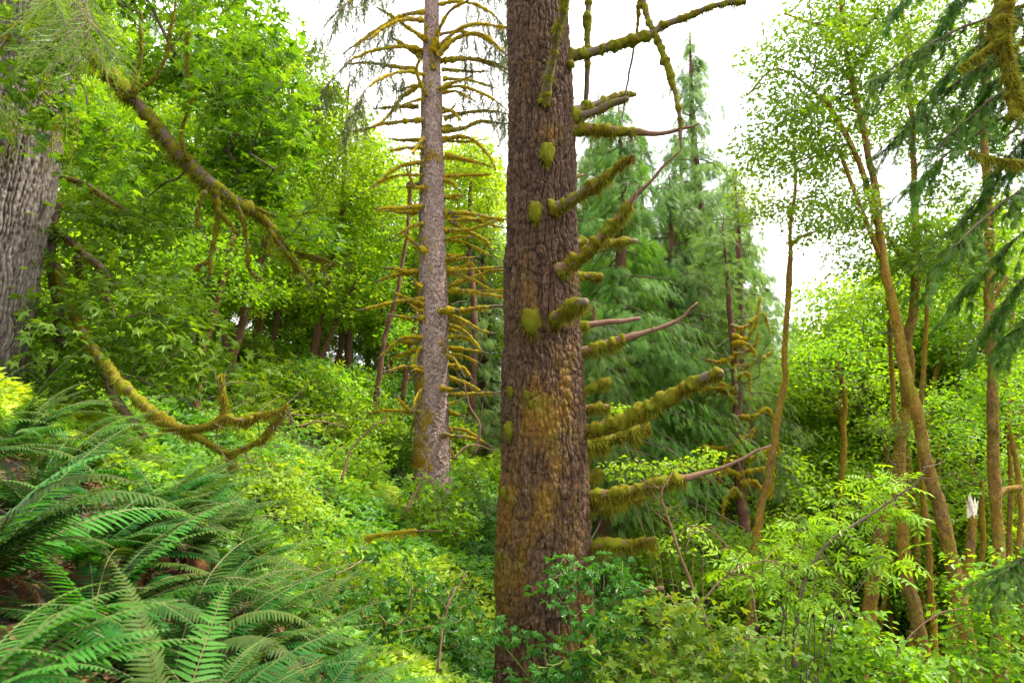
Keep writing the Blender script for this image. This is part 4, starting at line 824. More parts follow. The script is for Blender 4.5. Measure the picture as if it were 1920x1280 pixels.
def near_cedar():
    """dark cedar whose trunk stands just outside the right edge"""
    Y = 6.0; x = at(2120, 640, Y)[0]; org = np.array([x, Y, tz(x, Y)])
    t = thing('cedar_tree', org, 'near dark cedar at the upper right, feathery boughs reaching in over the alders', 'tree')
    z = np.linspace(org[2]-.2, 9, 60); P = np.stack([x+.0*z, Y+0*z, z], 1); V, q, b = tubes(P[None], np.interp(z, [-5, 9], [.32, .18])[None], 16)
    MB().add(V, q, 0, .5, b, 0.).build('trunk', M_RED, t, True, org)
    BR = [((2120, -260), (1660, 40)), ((2120, -180), (1700, 130)), ((2120, -60), (1720, 200)), ((2120, -40), (1640, 150)), ((2120, 60), (1740, 300)), ((2120, 130), (1700, 360)), ((2120, 200), (1790, 430)),
          ((2120, 260), (1760, 500)), ((2120, 330), (1800, 560)), ((2120, -300), (1780, 20)), ((2120, 60), (1840, 170)), ((2120, 380), (1850, 620)), ((2120, 150), (1860, 330)), ((2120, 520), (1880, 640)), ((2120, -220), (1840, 90)), ((2120, 0), (1650, 290)),
          ((2120, 980), (1870, 1080))]
    for (a, b_), (c, d) in BR:
        low = b_ > 700
        P_ = pts([(a, b_), (a+(c-a)*.4, b_+(d-b_)*.25), (a+(c-a)*.75, b_+(d-b_)*.6), (c, d)], Y, (-.6+1.8*rng.random()) if not low else -.3)
        o = mossy_branch(t, org, P_, np.array([8, 6, 4, 1.5])*Y/F*.6, M_TWG, M_MD, (0, .4), 150, .04, sides=6)
        Pp, = smooth_path(P_, 40); n = 22; kk = rng.integers(10, 40, n); D = unit(Pp[-1]-Pp[0]); sd_ = np.where(rng.random(n) < .5, 1, -1)[:, None]
        side = np.cross(D, [0, 0, 1.]); dd = unit(side*sd_*.7+D*.7+np.array([0, 0, -.35])+rng.normal(size=(n, 3))*.2); ln = .25+.35*rng.random(n)
        TT = np.linspace(0, 1, 5)[None, :, None]; TP = Pp[kk][:, None]+dd[:, None]*ln[:, None, None]*TT-np.array([0, 0, .1])*TT**2
        mb = MB(); V, q, bb = tubes(TP, np.ones((n, 1))*np.linspace(.004, .0015, 5), 3); mb.add(V, q, 1)
        f = rng.random((n, 17, 1)); pos = (Pp[kk][:, None]+dd[:, None]*ln[:, None, None]*f-np.array([0, 0, .1])*f**2).reshape(-1, 3); m = len(pos)
        scatter(SPRAYF, pos, np.repeat(dd, 17, 0)+rng.normal(size=(m, 3))*.45+np.array([0, 0, -.25]), np.array([0, 0, 1.])+rng.normal(size=(m, 3))*.35, .065+.06*rng.random(m), rng.random(m), mb)
        kk = rng.integers(16, 40, 60); scatter(SPRAYF, Pp[kk], D+rng.normal(size=(60, 3))*.5+np.array([0, 0, -.3]), np.array([0, 0, 1.])+rng.normal(size=(60, 3))*.35, .12, rng.random(60), mb)
        mb.build('foliage', [L_DARK, M_TWG], o, False, org)
    for P_, r in (([(1905, -120), (1890, -40), (1878, 30), (1882, 90), (1892, 140), (1905, 180), (1890, 225)], 13), ([(1874, 70), (1860, 55), (1850, 38)], 8), ([(1880, 75), (1840, 100), (1800, 125)], 4), ([(1930, 305), (1890, 300), (1850, 296), (1820, 285)], 4), ([(1900, 180), (1920, 200), (1940, 205)], 6)):
        mossy_branch(t, org, pts(P_, 5.6), np.linspace(r, r*.6, len(P_))*5.6/F, M_TWG, M_MD, (0, 1), 1800, .07, thick=1.2, width=.004)
near_cedar()
#===FILL
def decid_proto(H, Rc, nC, per, leaf, lsize, cr, seed, label, trunkr=.10):
    global rng
    save = rng; rng = np.random.default_rng(seed); t = thing('broadleaf_tree', (0, 0, 0), label, 'tree'); z = np.linspace(-.3, H*.8, 24)
    P = np.stack([.35*np.sin(z*.35+seed), .35*np.cos(z*.3+seed)-.3, z], 1); R = trunkr*(1-z/H)+.02; V, q, b = tubes(P[None], R[None], 8)
    MB().add(V, q, 0, .5, b, .1).build('trunk', M_ALD, t, True)
    C = np.concatenate([ell(int(nC*.6), (0, 0, H*.68), (Rc, Rc, H*.32)), ell(nC-int(nC*.6), (0, 0, H*.5), (Rc*.9, Rc*.9, H*.25))])
    C[:, :2] *= (.25+1.5*fbm(C*.75, 2, seed))[:, None]; C = C[fbm(C*.9, 2, seed+40) > .36]
    TP, TR = grow(P[5:], C, .008); V, q, b = tubes(TP, TR, 4); ml = MB().add(V, q, 1, .5, b, .1)
    leaf_cloud(ml, C, per, cr, LEAF, lsize, (0, 1), .3); ml.build('crown', [leaf, M_TWG], t, False); rng = save; return t
PD = [decid_proto(9, 2.2, 190, 60, L_MID, .17, .55, 1, 'x'), decid_proto(11, 2.6, 220, 60, L_LIME, .17, .6, 2, 'x'), decid_proto(7, 2.0, 150, 60, L_ALD, .16, .5, 3, 'x'), decid_proto(5, 1.8, 110, 60, L_LIME, .14, .45, 4, 'x')]
PC = [conifer('conifer_tree', 'x', (0, 0, 0), 16, 2.6, L_CED, nb=120, per=75, sp=.38, T=SPRAYL, rt=.22), conifer('conifer_tree', 'x', (0, 0, 0), 15, 2.2, L_CEDF, nb=110, per=75, sp=.38, T=SPRAYL, rt=.2), conifer('conifer_tree', 'x', (0, 0, 0), 17, 2.8, L_CED, nb=120, per=75, sp=.38, T=SPRAYL, rt=.24)]
PROTO = {'m': (PD[0], 9), 'l': (PD[1], 11), 'a': (PD[2], 7), 's': (PD[3], 5), 'c': (PC[0], 16), 'p': (PC[1], 15), 'd': (PC[2], 17)}
LOOK = {'m': 'mid green broadleaf tree', 'l': 'tall lime broadleaf tree', 'a': 'small round grey green broadleaf tree', 's': 'low bright leafy tree', 'c': 'green cedar', 'p': 'pale blue green conifer', 'd': 'dark conifer'}
SPOT = [(0, 'at far left behind the fir'), (130, 'behind the grey fir and low maple'), (260, 'behind the big maple limb'), (400, 'behind the hanging mossy twigs'), (520, 'above the hill brow'), (640, 'left of the slim spruce'), (745, 'close beside the slim spruce'),
        (880, 'between the slim spruce and the huge trunk'), (1010, 'behind the huge trunk'), (1130, 'just right of the huge trunk'), (1250, 'below the tall pointed cedar'), (1390, 'beside the half dead cedar'), (1490, 'around the slender golden alder'), (1590, 'between golden and leaning alders'), (1700, 'behind the leaning alders'), (1800, 'behind the broken white snag'), (1900, 'at the right edge')]
used = {}; first = set()
def fill(k, px, pyt, Y, sc=None):
    pr, H = PROTO[k]; o, h = place_h(px, pyt, Y); h = max(h, 2.5); s = h/H
    c = pr if k not in first else copy_tree(pr); first.add(k)
    c.location = tuple(o); wide = np.clip(s, .75, 1.25) if sc is None else sc; c.scale = (wide, wide, s); c.rotation_euler = (0, 0, rng.random()*6.28)
    sp = min(SPOT, key=lambda q: abs(q[0]-px))[1]; dist = 'nearer' if Y < 24 else ('distant' if Y < 38 else 'far off')
    lab = f'{dist} {LOOK[k]} {sp}'; c['label'] = lab; used.setdefault(lab, []).append(c); c['group'] = 'background '+('conifers' if k in 'cpd' else 'broadleaf trees')
for k, px, pyt, Y in (
  # left hillside, near to far
  ('m', 60, 150, 15), ('l', 190, 60, 17), ('p', 300, -40, 26), ('l', 330, 150, 18), ('c', 420, 60, 27), ('l', 450, 130, 23), ('d', 130, -80, 26), ('p', 560, 330, 32), ('l', 585, 200, 27),
  ('m', 540, 480, 25), ('l', 620, 330, 30), ('l', 480, 300, 34), ('c', 600, 400, 38), ('p', 690, 420, 36), ('l', 730, 300, 27), ('p', 760, 470, 34),
  ('l', 800, 260, 33), ('l', 860, 290, 29), ('l', 930, 300, 31), ('p', 900, 520, 35), ('p', 870, 600, 30), ('c', 960, 500, 38), ('m', 40, 420, 13), ('s', 130, 560, 12.5), ('l', 20, -60, 20), ('l', 380, 420, 21), ('l', 250, 300, 20), ('l', 560, 420, 30), ('s', 700, 560, 29), ('l', 520, 520, 33), ('l', 640, 480, 36), ('l', 740, 430, 35), ('d', -80, 0, 28), ('c', 220, 0, 33),
  ('d', 360, 200, 42), ('d', 540, 350, 46), ('d', 660, 440, 46), ('d', 780, 430, 48), ('c', 860, 470, 48), ('p', 980, 480, 46), ('d', 200, 200, 40),
  # middle and right
  ('p', 1130, 170, 27), ('c', 1215, 250, 29), ('p', 1290, 230, 31), ('p', 1380, 300, 29), ('c', 1340, 380, 24), ('p', 1180, 330, 24), ('c', 1100, 330, 24), ('p', 1210, 380, 28), ('p', 1150, 450, 33), ('d', 1050, 470, 36), ('c', 1300, 480, 30), ('p', 1360, 480, 26), ('d', 1260, 560, 40), ('p', 1430, 600, 36), ('p', 1500, 590, 34), ('d', 1470, 640, 46), ('p', 1550, 640, 40), ('d', 1580, 600, 48),
  ('a', 1330, 760, 19), ('l', 1560, 560, 23), ('l', 1660, 470, 21), ('l', 1770, 420, 22), ('m', 1850, 380, 20), ('l', 1910, 350, 24), ('l', 1470, 700, 22), ('p', 1420, 420, 33), ('l', 1540, 800, 18.5), ('l', 1610, 760, 20), ('s', 1480, 850, 17), ('s', 1250, 930, 13), ('m', 1440, 760, 24), ('a', 1500, 720, 28), ('m', 1560, 600, 26), ('m', 1650, 520, 25), ('l', 1600, 640, 30), ('m', 1740, 500, 24), ('l', 1700, 560, 33), ('a', 1800, 620, 20), ('m', 1830, 480, 28), ('m', 1900, 500, 22), ('l', 1950, 400, 30), ('m', 2020, 380, 22), ('d', 1800, 440, 38), ('p', 1690, 600, 42), ('c', 1900, 420, 40),
  ('s', 1350, 900, 16.5), ('s', 1500, 880, 18), ('s', 1590, 860, 17), ('s', 1760, 850, 17), ('s', 1850, 840, 16), ('s', 1930, 820, 15), ('a', 1690, 840, 19), ('s', 1450, 960, 15), ('s', 1900, 980, 14), ('a', 1960, 700, 17), ('s', 1640, 960, 16), ('s', 1800, 1000, 14.5),
  ('c', 1160, 800, 20), ('m', 1230, 860, 17), ('s', 1120, 940, 14), ('p', 1420, 760, 30), ('d', 2000, 300, 34)):
    fill(k, px, pyt, Y)
for k, (lab, cs) in enumerate(used.items()):
    if len(cs) > 1:
        cs.sort(key=lambda c: c.location.x/c.location.y); w_ = ['leftmost one', 'second from left', 'third from left', 'fourth from left', 'fifth from left']
        for i, c in enumerate(cs): c['label'] = lab+', '+w_[min(i, 4)]
#===FERN
def frond_mesh(L_, arch, npin, wmax, mat, name, seed, curl=0.):
    """sword fern frond along +Y rising then arching, pinnae as tapered blades"""
    r = np.random.default_rng(seed); t = np.linspace(0, 1, npin); ang0 = .95+.1*r.random(); ang = ang0-arch*t**1.3*(1.3+curl*2)
    dy = np.cos(ang); dz = np.sin(ang); P = np.stack([.05*np.sin(t*3+seed)*t, np.cumsum(dy), np.cumsum(dz)], 1)*L_/npin
    mb = MB(); V, q, b = tubes(P[None], (np.linspace(.0034, .0009, npin))[None]*L_/1.0, 4); mb.add(V, q, 1)
    T_ = unit(np.gradient(P, axis=0)); X = np.array([1., 0, 0]); Nn = np.cross(X[None], T_); k0 = int(npin*.10)
    prof = np.array([(0, .10), (.05, .55), (.18, 1.0), (.5, .85), (.8, .5), (1, 0)]); TV, TF = [], []
    for u, wv in prof: TV += [(-wv*.5, u, 0), (wv*.5, u, 0)]
    TV = np.array(TV); TF = np.array([(2*i, 2*i+1, 2*i+3, 2*i+2) for i in range(len(prof)-1)]); TV[:, 2] = -.22*TV[:, 1]**2+.05*np.abs(TV[:, 0])
    for s in (-1, 1):
        k = np.arange(k0, npin-1); tt = t[k]; ln = wmax*L_*np.clip(np.minimum(.55+tt*2.2, (1.02-tt)*1.9), .06, 1)*(.92+.16*r.random(len(k)))
        fw = X*s*(1-.1)+T_[k]*(.28+.5*tt[:, None])+Nn[k]*(-.12)+r.normal(size=(len(k), 3))*.05
        nm = Nn[k]*1.0+T_[k]*.25*1+r.normal(size=(len(k), 3))*.08
        f = unit(fw); x = unit(np.cross(f, nm)); z = np.cross(x, f); w_ = L_/npin*.80*np.clip(.4+ln/(wmax*L_), .4, 1.1)
        V = P[k][:, None]+TV[None, :, 0:1]*w_[:, None, None]*x[:, None]+ln[:, None, None]*(TV[None, :, 1:2]*f[:, None]+TV[None, :, 2:3]*z[:, None])
        Fc = (TF[None]+(np.arange(len(k))*len(TV))[:, None, None]).reshape(-1, 4); mb.add(V.reshape(-1, 3), Fc, 0, np.repeat(.25+.5*tt*r.random(len(k))+.2*r.random(len(k)), len(TV)))
    o = mb.build(name, [mat, M_RACH], None, False); me = o.data; bpy.data.objects.remove(o); return me
FG = [frond_mesh(1.0, a, 52, .105, L_FERN, 'frond', i) for i, a in enumerate((.75, .95, 1.15, .6, 1.3))]
FB = [frond_mesh(1.0, a, 38, .12, L_FERNB, 'frond', 20+i) for i, a in enumerate((.7, .9, 1.1))]
FD = [frond_mesh(.8, a, 34, .09, L_DRY, 'dry_frond', 40+i, 1.) for i, a in enumerate((1.6, 1.9))]
def fern(px, py, Y, size, n, lab, fresh=0., dry=3, zoff=None, lean=None, grp='sword ferns on the near bank'):
    size = size*(.72 if Y < 2.4 else .62); p = at(px, py, Y); g = tz(p[0], p[1]); z = g+.03
    org = np.array([p[0], p[1], z]); t = thing('sword_fern', org, lab, 'fern', grp)
    # crown of old leaf bases joining fronds to the soil
    zc = np.linspace(-.12, .03, 6); V, q, b = tubes(np.stack([0*zc, 0*zc, zc], 1)[None], np.linspace(.07, .03, 6)[None]*size, 9); V[:, :2] *= (.7+.7*fbm(V*22, 2, 3))[:, None]
    MB().add(V, q, 0, .2, b).build('root_crown', M_DEAD, t, True)
    a0 = rng.random()*6.28
    n = int(n*1.45); dry = dry+3
    for k in range(n+dry):
        me = FD[k % 2] if k >= n else (FB[int(rng.integers(3))] if rng.random() < fresh else FG[int(rng.integers(5))])
        o = bpy.data.objects.new('dry_frond' if k >= n else 'frond', me); COL.objects.link(o); o.parent = t
        az = a0+k*2.39996+rng.normal()*.2
        if lean is not None and k < n and rng.random() < .45: az = lean+rng.normal()*.6
        tilt = (.0+.55*(k/n) if k < n else .72)+rng.normal()*.2; s = size*(.75+.4*rng.random())*(.85 if k >= n else 1)
        o.rotation_euler = (-tilt*.8+.12, rng.normal()*.22, az); o.scale = (s*(.8+.35*rng.random()), s, s*(.8+.45*rng.random())); o.location = (0, 0, .02)
LN = -1.2
for a in (
  (-90, 1180, 1.3, .62, 12, 'blurred bright fern at the bottom left corner, closest to the viewer', .9, 2, LN),
  (60, 1330, 1.25, .55, 11, 'bright near fern cut by the bottom edge, left corner', .7, 2, LN),
  (300, 1400, 1.6, .70, 15, 'fern at the bottom edge below the curled brown fronds', .3, 4, LN),
  (-40, 1040, 2.1, 1.0, 17, 'fern at the left edge above the blurred corner fern', .5, 4, LN),
  (180, 1120, 2.3, .95, 16, 'fern just right of the blurred corner fern', .35, 5, LN),
  (330, 1190, 2.2, .9, 16, 'fern with long fronds beside the curled brown fronds', .1, 7, LN),
  (520, 1330, 2.2, .85, 15, 'dark fern arching over the bottom edge, left of the huge trunk', 0, 5, LN),
  (60, 930, 3.3, 1.15, 17, 'dark fern halfway up the left edge of the picture', .1, 4, LN),
  (230, 960, 3.2, 1.1, 18, 'large fern in the middle of the left bank', .15, 5, LN),
  (380, 1060, 3.2, 1.05, 17, 'grey green fern spreading right over the bank', 0, 5, LN),
  (500, 1180, 3.1, .9, 15, 'fern at the right foot of the bank, fronds over the shrubs', 0, 5, LN),
  (640, 1310, 3.2, .8, 14, 'fern in the hollow at the bottom edge between bank and huge trunk', .1, 3, LN),
  (310, 900, 4.4, 1.1, 16, 'upright fern below the mossy maple limb', 0, 4, LN),
  (120, 830, 4.6, 1.15, 15, 'fern under the low maple at left', .1, 3, LN),
  (10, 800, 5.2, 1.1, 14, 'fern at the foot of the grey fir', .2, 3, None),
  (440, 990, 4.3, .9, 14, 'fern on the crest of the bank nearest the hillside', 0, 4, LN),
  (375, 1165, 2.1, 1.0, 0, 'heap of curled reddish brown dead fronds between the green ferns', 0, 9, LN),
  (300, 1290, 1.7, .9, 0, 'dead brown fronds at the bottom edge, left part', 0, 8, LN),
  (520, 1290, 2.0, .9, 0, 'dead brown fronds at the bottom edge, nearest the trunk side', 0, 8, LN),
  (200, 1060, 2.6, 1.0, 0, 'dead brown fronds in the middle of the left bank', 0, 9, LN),
  (470, 1120, 2.9, .9, 0, 'dead brown fronds on the right slope of the bank', 0, 7, LN),
  (-150, 900, 2.8, 1.1, 15, 'fern half outside the left edge below the grey fir', .2, 3, LN),
  (150, 1010, 2.8, 1.0, 16, 'fern between the left edge ferns and the large middle fern', .1, 4, LN),
  (290, 1010, 3.7, 1.0, 16, 'fern behind the grey green spreading fern', 0, 4, LN),
  (430, 1110, 2.7, .9, 15, 'dark fern low in the middle of the bank', 0, 6, LN),
  (410, 1260, 2.0, .75, 13, 'small dark fern by the curled brown fronds, nearest of the dark ones', 0, 6, LN),
  (590, 1240, 3.6, .8, 14, 'fern on the lower right toe of the bank', 0, 4, LN),
  (20, 870, 4.0, 1.1, 15, 'tall fern in front of the grey fir foot', .1, 3, LN),
  (360, 950, 3.9, 1.0, 16, 'fern rising beneath the hanging mossy limb tips', 0, 4, LN),
  (215, 760, 5.8, .9, 12, 'small fern among the maple leaves behind the bank', .4, 2, None),
  (760, 1270, 4.6, .75, 13, 'small fern left of the huge trunk base', .3, 3, None),
  (850, 1290, 5.6, .8, 14, 'pale fern in front of the huge trunk base', .5, 3, None),
  (950, 1300, 6.2, .8, 13, 'fern touching the huge trunk base', .4, 3, None),
  (650, 1230, 5.0, .7, 11, 'little fern half buried in the shrubs beyond the bank', .5, 1, None),
  (1040, 1330, 5.8, .7, 11, 'fern under the lobed leaf shrub', .6, 1, None)):
    fern(*a[:8], lean=a[8])
#===SHRUB
def shrub_px(name, label, base, Y, clusters, leaf, T, lsize, per, cr, stem, r0=.0028, cat='shrub', group=None, flat=.3, stems=7):
    p = at(base[0], base[1], Y); org = np.array([p[0], p[1], tz(p[0], p[1])]); t = thing(name, org, label, cat, group)
    C = np.concatenate([ell(k, at(px, py, Y_), (rx*Y_/F, rY, ry*Y_/F), shell=.05) for px, py, rx, ry, Y_, rY, k in clusters])
    # several canes from the root
    sk = []; mb = MB(); idx = rng.choice(len(C), min(stems, len(C)), replace=False)
    for i in idx:
        e = C[i]; b0 = org+np.array([rng.normal()*.1, rng.normal()*.1, -.05]); m = (b0+e)/2+np.array([(b0[0]-e[0])*.2, 0, .12*abs(e[2]-b0[2])])+rng.normal(size=3)*.05
        q_, = smooth_path(np.array([b0, m, e]), 14); sk.append(q_[3:]); V, q, b = tubes(q_[None], np.linspace(.008, .003, 14)[None]*r0/.0028, 5); mb.add(V, q, 0, .5, b)
    TP, TR = grow(np.concatenate(sk), C, r0); V, q, b = tubes(TP, TR, 4); mb.add(V, q, 0, .5, b); mb.build('stem', stem, t, True, org)
    ml = MB(); leaf_cloud(ml, C, per, cr, T, lsize, (0, 1), flat); ml.build('foliage', leaf, t, False, org); return t
shrub_px('lobed_leaf_shrub', 'leafy shrub with lobed dark green leaves growing against the huge trunk base', (1080, 1320), 6.9, [(1065, 1090, 60, 50, 6.6, .3, 15), (1120, 1190, 80, 70, 6.5, .4, 30), (960, 1200, 60, 40, 6.6, .3, 7), (1170, 1080, 60, 50, 6.8, .35, 14), (1040, 1255, 110, 30, 6.3, .3, 15)], L_THIM, THIM, .095, 6, .15, M_STG)
shrub_px('lobed_leaf_shrub', 'bright shrub right of the huge trunk at the bottom edge', (1270, 1330), 6.4, [(1260, 1180, 130, 70, 6.3, .5, 60), (1200, 1260, 110, 40, 6, .4, 34), (1380, 1230, 110, 60, 6.4, .5, 44)], L_UND, TRI, .12, 9, .18, M_STEM)
shrub_px('elderberry_shrub', 'yellow green shrub with long leaflets held high between golden and leaning alders', (1495, 1330), 7.2, [(1660, 895, 45, 22, 7.4, .25, 9), (1620, 950, 70, 30, 7.3, .3, 12), (1540, 990, 60, 30, 7.2, .3, 11), (1420, 1050, 90, 40, 7.1, .4, 16), (1650, 1040, 60, 40, 7.2, .3, 12), (1500, 1090, 90, 50, 7, .4, 16)], L_YEL, PIN, .22, 5, .14, M_TWG, .0034, stems=9)
shrub_px('broadleaf_shrub', 'pale spring leaved twigs reaching out behind the mossy stubs', (1300, 1250), 8.8, [(1180, 875, 70, 18, 8.9, .25, 18), (1290, 870, 60, 22, 8.9, .25, 16), (1160, 770, 40, 14, 8.9, .2, 7), (1340, 850, 40, 20, 9, .2, 8), (1260, 1010, 70, 40, 8.8, .3, 12)], L_YEL, LEAF, .075, 12, .13, M_STEM, .0025)
shrub_px('broadleaf_shrub', 'leafy shrub low at bottom right under the leaning alder', (1560, 1330), 7.6, [(1560, 1190, 120, 70, 7.6, .6, 60), (1680, 1250, 90, 50, 7.6, .5, 34), (1460, 1250, 90, 40, 7.3, .4, 30)], L_MID, LEAF, .10, 14, .17, M_STEM)
shrub_px('broadleaf_shrub', 'shrub in the bottom right corner around the feet of the edge alder', (1850, 1380), 8.6, [(1880, 1150, 90, 120, 8.6, .7, 80), (1780, 1250, 100, 60, 8.4, .6, 44)], L_MID, LEAF, .10, 16, .2, M_STEM)
shrub_px('lobed_leaf_shrub', 'broad leaved shrub in the near hollow left of the huge trunk', (640, 1330), 5.2, [(680, 1060, 90, 60, 5.3, .3, 12), (760, 1130, 110, 80, 5.2, .4, 26), (620, 1150, 90, 60, 5.0, .3, 18)], L_THIM, THIM, .085, 5, .15, M_STEM)
# repeated bushes
def bush_proto(leaf, T, ls, per, n, nm, seed):
    global rng
    save = rng; rng = np.random.default_rng(seed); t = thing(nm, (0, 0, 0), 'x', 'bush'); C = ell(n, (0, 0, .45), (.62, .62, .5), shell=.35); C = C[C[:, 2] > .08]
    TP, TR = grow(np.array([[0, 0, -.1], [.05, 0, .05], [-.04, .04, .2]]), C, .0035); V, q, b = tubes(TP, TR, 4); MB().add(V, q, 0, .5, b).build('stem', M_STEM, t, True)
    ml = MB(); leaf_cloud(ml, C, per, .17, T, ls, (0, 1), .35, jit=.6); ml.build('foliage', leaf, t, False); rng = save; return t
BP_ = {'g': bush_proto(L_MID, TRI, .11, 12, 90, 'leafy_bush', 1), 'l': bush_proto(L_UND, TRI, .12, 12, 85, 'leafy_bush', 2), 'y': bush_proto(L_YEL, LEAF, .08, 22, 70, 'leafy_bush', 3), 'd': bush_proto(L_THIM, TRI, .10, 14, 100, 'leafy_bush', 4), 'e': bush_proto(L_LIME, PIN, .2, 6, 60, 'leafy_bush', 5)}
BL = {'g': 'mid green bush', 'l': 'bright three leafleted bush', 'y': 'small leaved yellowish bush', 'd': 'dense dark green bush', 'e': 'feathery lime bush'}
bf = set(); bused = {}
LM = [(330, 900, 'upright fern'), (450, 800, 'mossy maple limb'), (590, 720, 'brow tree'), (700, 760, 'thin reddish trunk'), (808, 880, 'foot of the slim spruce'), (690, 1000, 'fallen mossy twig'), (900, 900, 'left side of the huge trunk'), (920, 1150, 'base of the huge trunk'), (560, 1080, 'crest of the fern bank'), (1200, 1150, 'bright shrub by the huge trunk'), (1420, 1000, 'slender golden alder foot'), (1620, 1200, 'curving alder foot'), (1740, 1200, 'rusty trunk'), (1830, 1000, 'broken white snag'), (1870, 1200, 'foot of the edge alder'), (300, 700, 'low maple'), (1290, 1000, 'half dead cedar')]
def bush(k, px, Y, s, zs=1.):
    pr = BP_[k]; x = at(px, 900, Y)[0]; z = tz(x, Y); c = pr if k not in bf else copy_tree(pr); bf.add(k)
    c.location = (x, Y, z-.05+.0); c.scale = (s, s, s*zs); c.rotation_euler = (0, 0, rng.random()*6.28)
    py = 866-(z+.4*s)/Y*F; q = min(LM, key=lambda m: (m[0]-px)**2+(m[1]-py)**2); dx, dy = px-q[0], py-q[1]
    rel = ('right of' if dx > 0 else 'left of') if abs(dx) > abs(dy) else ('below' if dy > 0 else 'above')
    sz = 'large ' if s > 1.25 else ('small ' if s < .85 else ''); lab = f'{sz}{BL[k]} {rel} the {q[2]}'
    c['label'] = lab; c['group'] = 'bushes on the forest floor'; bused.setdefault(lab, []).append((px, c))
def bushes():
    r = np.random.default_rng(12)
    for i in range(92):
        Y = 6.0*(26/6.0)**r.random(); px = 420+1500*r.random()
        if 900 < px < 1130 and Y > 7.2 and Y < 9.5: continue
        if Y < 7 and px < 600: continue
        hill = px < 940; k = r.choice(list('ggldyle') if hill else list('ggdlle'))
        bush(k, px, Y, (.55+.05*Y*.9)*(.75+.6*r.random()), .8+.4*r.random())
    for i in range(26):
        bush(r.choice(list('llyge')), 290+470*r.random(), 15+13*r.random(), 1.3+.6*r.random(), 1.)
    for lab, cs in bused.items():
        if len(cs) > 1:
            cs.sort(key=lambda a: a[0])
            for i, (_, c) in enumerate(cs): c['label'] = lab+', '+['leftmost of them', 'second from left', 'third from left', 'fourth from left', 'fifth from left', 'sixth from left', 'seventh from left', 'eighth from left'][min(i, 7)]
bushes()
#===COVER
def cover():
    """continuous knee high growth: nobody could count its leaves"""
    n = 300000; Y = 3.2*(46/3.2)**rng.random(n); x = (rng.random(n)*2-1)*.82*Y
    ok = ~((x < -.35) & (Y < 4.6) & (x > -6)) & ~((np.abs(x-.4) < .62) & (np.abs(Y-8.3) < .62)); Y, x = Y[ok], x[ok]; n = len(Y)
    g = terr(x, Y); h = mound(x, Y)*np.clip((Y-2)/5, .4, 1.1); u = rng.random(n)**.45; z = g+.02+h*u
    pal = fbm(np.stack([x*.45, Y*.45, 0*x], 1), 3, 301); pal2 = fbm(np.stack([x*1.7, Y*1.7, 0*x], 1), 2, 302)
    tint = np.clip((pal-.5)*2.6+.5+(pal2-.5)*1.0+rng.normal(size=n)*.13, 0, 1)
    size = (.055+.0062*Y)*(.6+.8*rng.random(n))*(.85+.5*(pal2 > .52))
    a = rng.random(n)*2*pi; fw = np.stack([np.cos(a), np.sin(a), -.25+.5*rng.normal(size=n)], 1); nm = np.array([0, -.25, 1.])+rng.normal(size=(n, 3))*.42
    pos = np.stack([x, Y, z], 1); mb = MB(); kind = pal2+rng.normal(size=n)*.1 > .46
    scatter(TRI, pos[kind], fw[kind], nm[kind], size[kind]*1.05, tint[kind], mb)
    scatter(LEAF, pos[~kind], fw[~kind], nm[~kind], size[~kind]*.85, tint[~kind], mb)
    k = rng.choice(n, 9000); b = pos[k]; b[:, 2] = g[k]; e = pos[k]+[0, 0, .03]; m = (b+e)/2+rng.normal(size=(9000, 3))*.04
    V, q, bb = tubes(np.stack([b, m, e], 1), np.ones((9000, 1))*np.array([.004, .003, .0015]), 3); mb.add(V, q, 1, .5)
    tag(mb.build('undergrowth', [L_UND, M_STEM]), 'knee high mixed green undergrowth covering the slope and hollow', 'undergrowth', kind='stuff')
cover()
for (P_, r, Y_, lab) in (([(1760, 1290), (1748, 1150), (1735, 980), (1722, 800), (1735, 640), (1745, 480)], 8, 12.5, 'slim golden mossed stem between the leaning alder and the curving one'), ([(1580, 1200), (1590, 1080), (1575, 940), (1585, 800), (1570, 680)], 6, 16, 'slender leaning stem behind the elderberry'),
    ([(1930, 1290), (1915, 1100), (1908, 900), (1880, 760)], 7, 12, 'mossy stem leaning left in from the right edge')):
    tree_px('alder_tree', lab, P_, [r*(1-.1*i) for i in range(len(P_))], Y_, [(P_[-1][0], P_[-1][1]-20, 80, 70, Y_, 1.4, 34)], L_LIME, LEAF, .10, 46, .42, M_ALD, M_MO, group=RS, nf=500)
#===LITTER
def litter():
    n = 40000; Y = .8+5*rng.random(n); x = -5+5.2*rng.random(n); z = terr(x, Y)+.01+.05*rng.random(n); a = rng.random(n)*6.28
    mb = MB(); scatter(LEAF, np.stack([x, Y, z], 1), np.stack([np.cos(a), np.sin(a), .3*rng.normal(size=n)], 1), np.array([0, 0, 1.])+rng.normal(size=(n, 3))*.5, .018+.03*rng.random(n), rng.random(n), mb)
    tag(mb.build('leaf_litter', L_LIT), 'brown dead leaves and fern scraps lying on the bank under the ferns', 'leaf litter', kind='stuff')
litter()
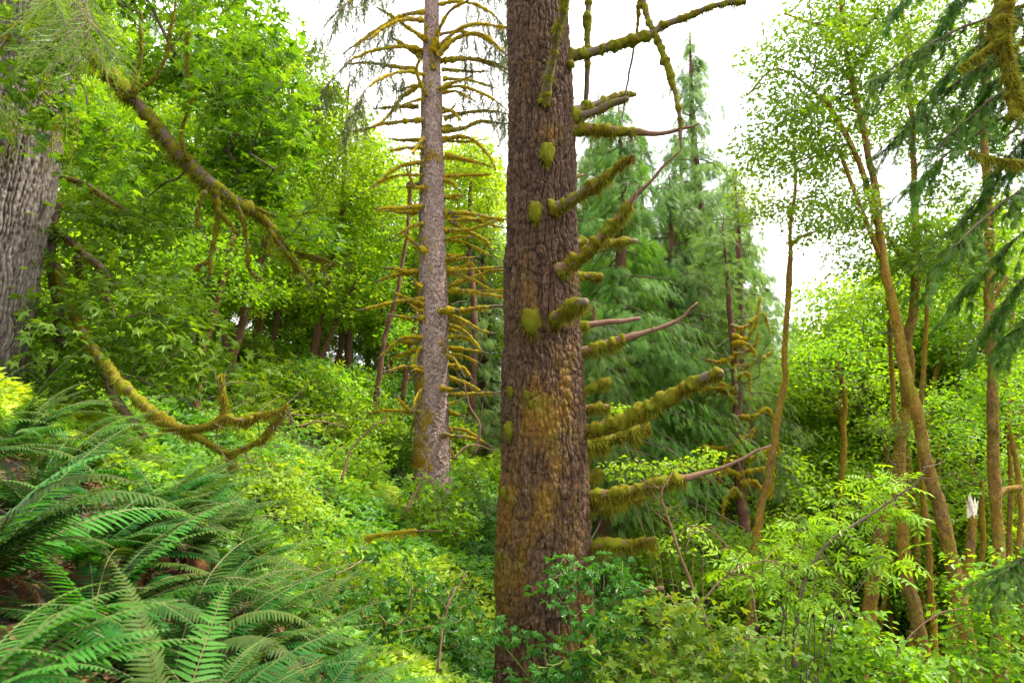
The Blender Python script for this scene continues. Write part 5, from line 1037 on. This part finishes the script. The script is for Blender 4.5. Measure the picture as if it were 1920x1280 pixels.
#===SMALL
def loose(name, label, P_, R_, Y, bark, moss=None, span=(0, 1), dY=0., nf=900, drape=.05, twigs=3, cat='branch'):
    w_ = pts(P_, Y, dY); t = thing(name, w_[0], label, cat); mossy_branch(t, w_[0], w_, np.array(R_)*Y/F, bark, moss, span if moss else None, nf, drape, thick=1.2, width=.005, twigs=twigs); return t
loose('fallen_branch', 'thin mossy orange branch lying on the shrubs left of the huge trunk', [(685, 1008), (720, 1000), (775, 995), (830, 993)], (2, 2, 1.6, 1), 8.5, M_DEAD, M_MO, (0, .7), -.4)
loose('fallen_branch', 'bare pinkish broken branch low behind the shrub right of the huge trunk', [(1165, 1120), (1205, 1108), (1245, 1103)], (4.5, 5, 4), 8.6, M_DEAD)
loose('dead_sapling', 'pale leafless sapling arching left of the golden alder', [(1330, 1180), (1290, 1080), (1262, 1000), (1240, 930), (1248, 905)], (3.5, 3, 2.4, 1.8, 1.2), 7.8, M_DEAD, twigs=9, cat='sapling')
loose('dead_sapling', 'dark thin arching stem crossing in front of the alders', [(1490, 1250), (1500, 1120), (1550, 1020), (1640, 960), (1720, 900), (1745, 850)], (5, 4, 3, 2.2, 1.6, 1), 7.0, M_TWG, twigs=12, cat='sapling')
loose('dead_sapling', 'grey leafless twig in a tangle above the slim spruce foot at right', [(890, 850), (900, 800), (880, 760), (870, 715)], (2.5, 2, 1.5, 1), 13.5, M_DEAD, twigs=10, cat='sapling')
tot = sum(len(o.data.polygons) for o in S.objects if o.type == 'MESH'); print('objects', len(S.objects), 'polys with copies', tot, 'unique', sum(len(m.polygons) for m in bpy.data.meshes))

for nm, P_, Y_, dy in (('bare grey twig arching over bushes left of the slim spruce', [(640, 900), (660, 840), (700, 800), (720, 790)], 12.5, .3), ('pale dry twig lying on the slope under the brow tree', [(560, 800), (600, 790), (650, 800)], 15, .2),
  ('dry forked twig between the slim spruce foot and huge trunk', [(850, 860), (880, 835), (925, 842)], 13, .2), ('grey twig poking from the shrubs above the fallen mossy branch', [(760, 960), (790, 900), (805, 850)], 9.5, .2),
  ('thin curved cane over the bright shrub at bottom', [(1260, 1220), (1330, 1110), (1390, 1060), (1440, 1050)], 6.6, .2), ('pale thin cane between elderberry and golden alder', [(1420, 1180), (1400, 1080), (1340, 1000), (1290, 985)], 8, .3),
  ('bare twig crossing the foot of the rusty trunk', [(1650, 1290), (1700, 1200), (1760, 1150), (1800, 1140)], 8, .2), ('dry cane sticking up left of the lobed leaf shrub', [(820, 1260), (835, 1150), (870, 1080)], 6.2, .2)):
    loose('dead_twig', nm, P_, np.linspace(2.2, .8, len(P_)), Y_, M_DEAD, dY=dy, twigs=9, cat='twig')
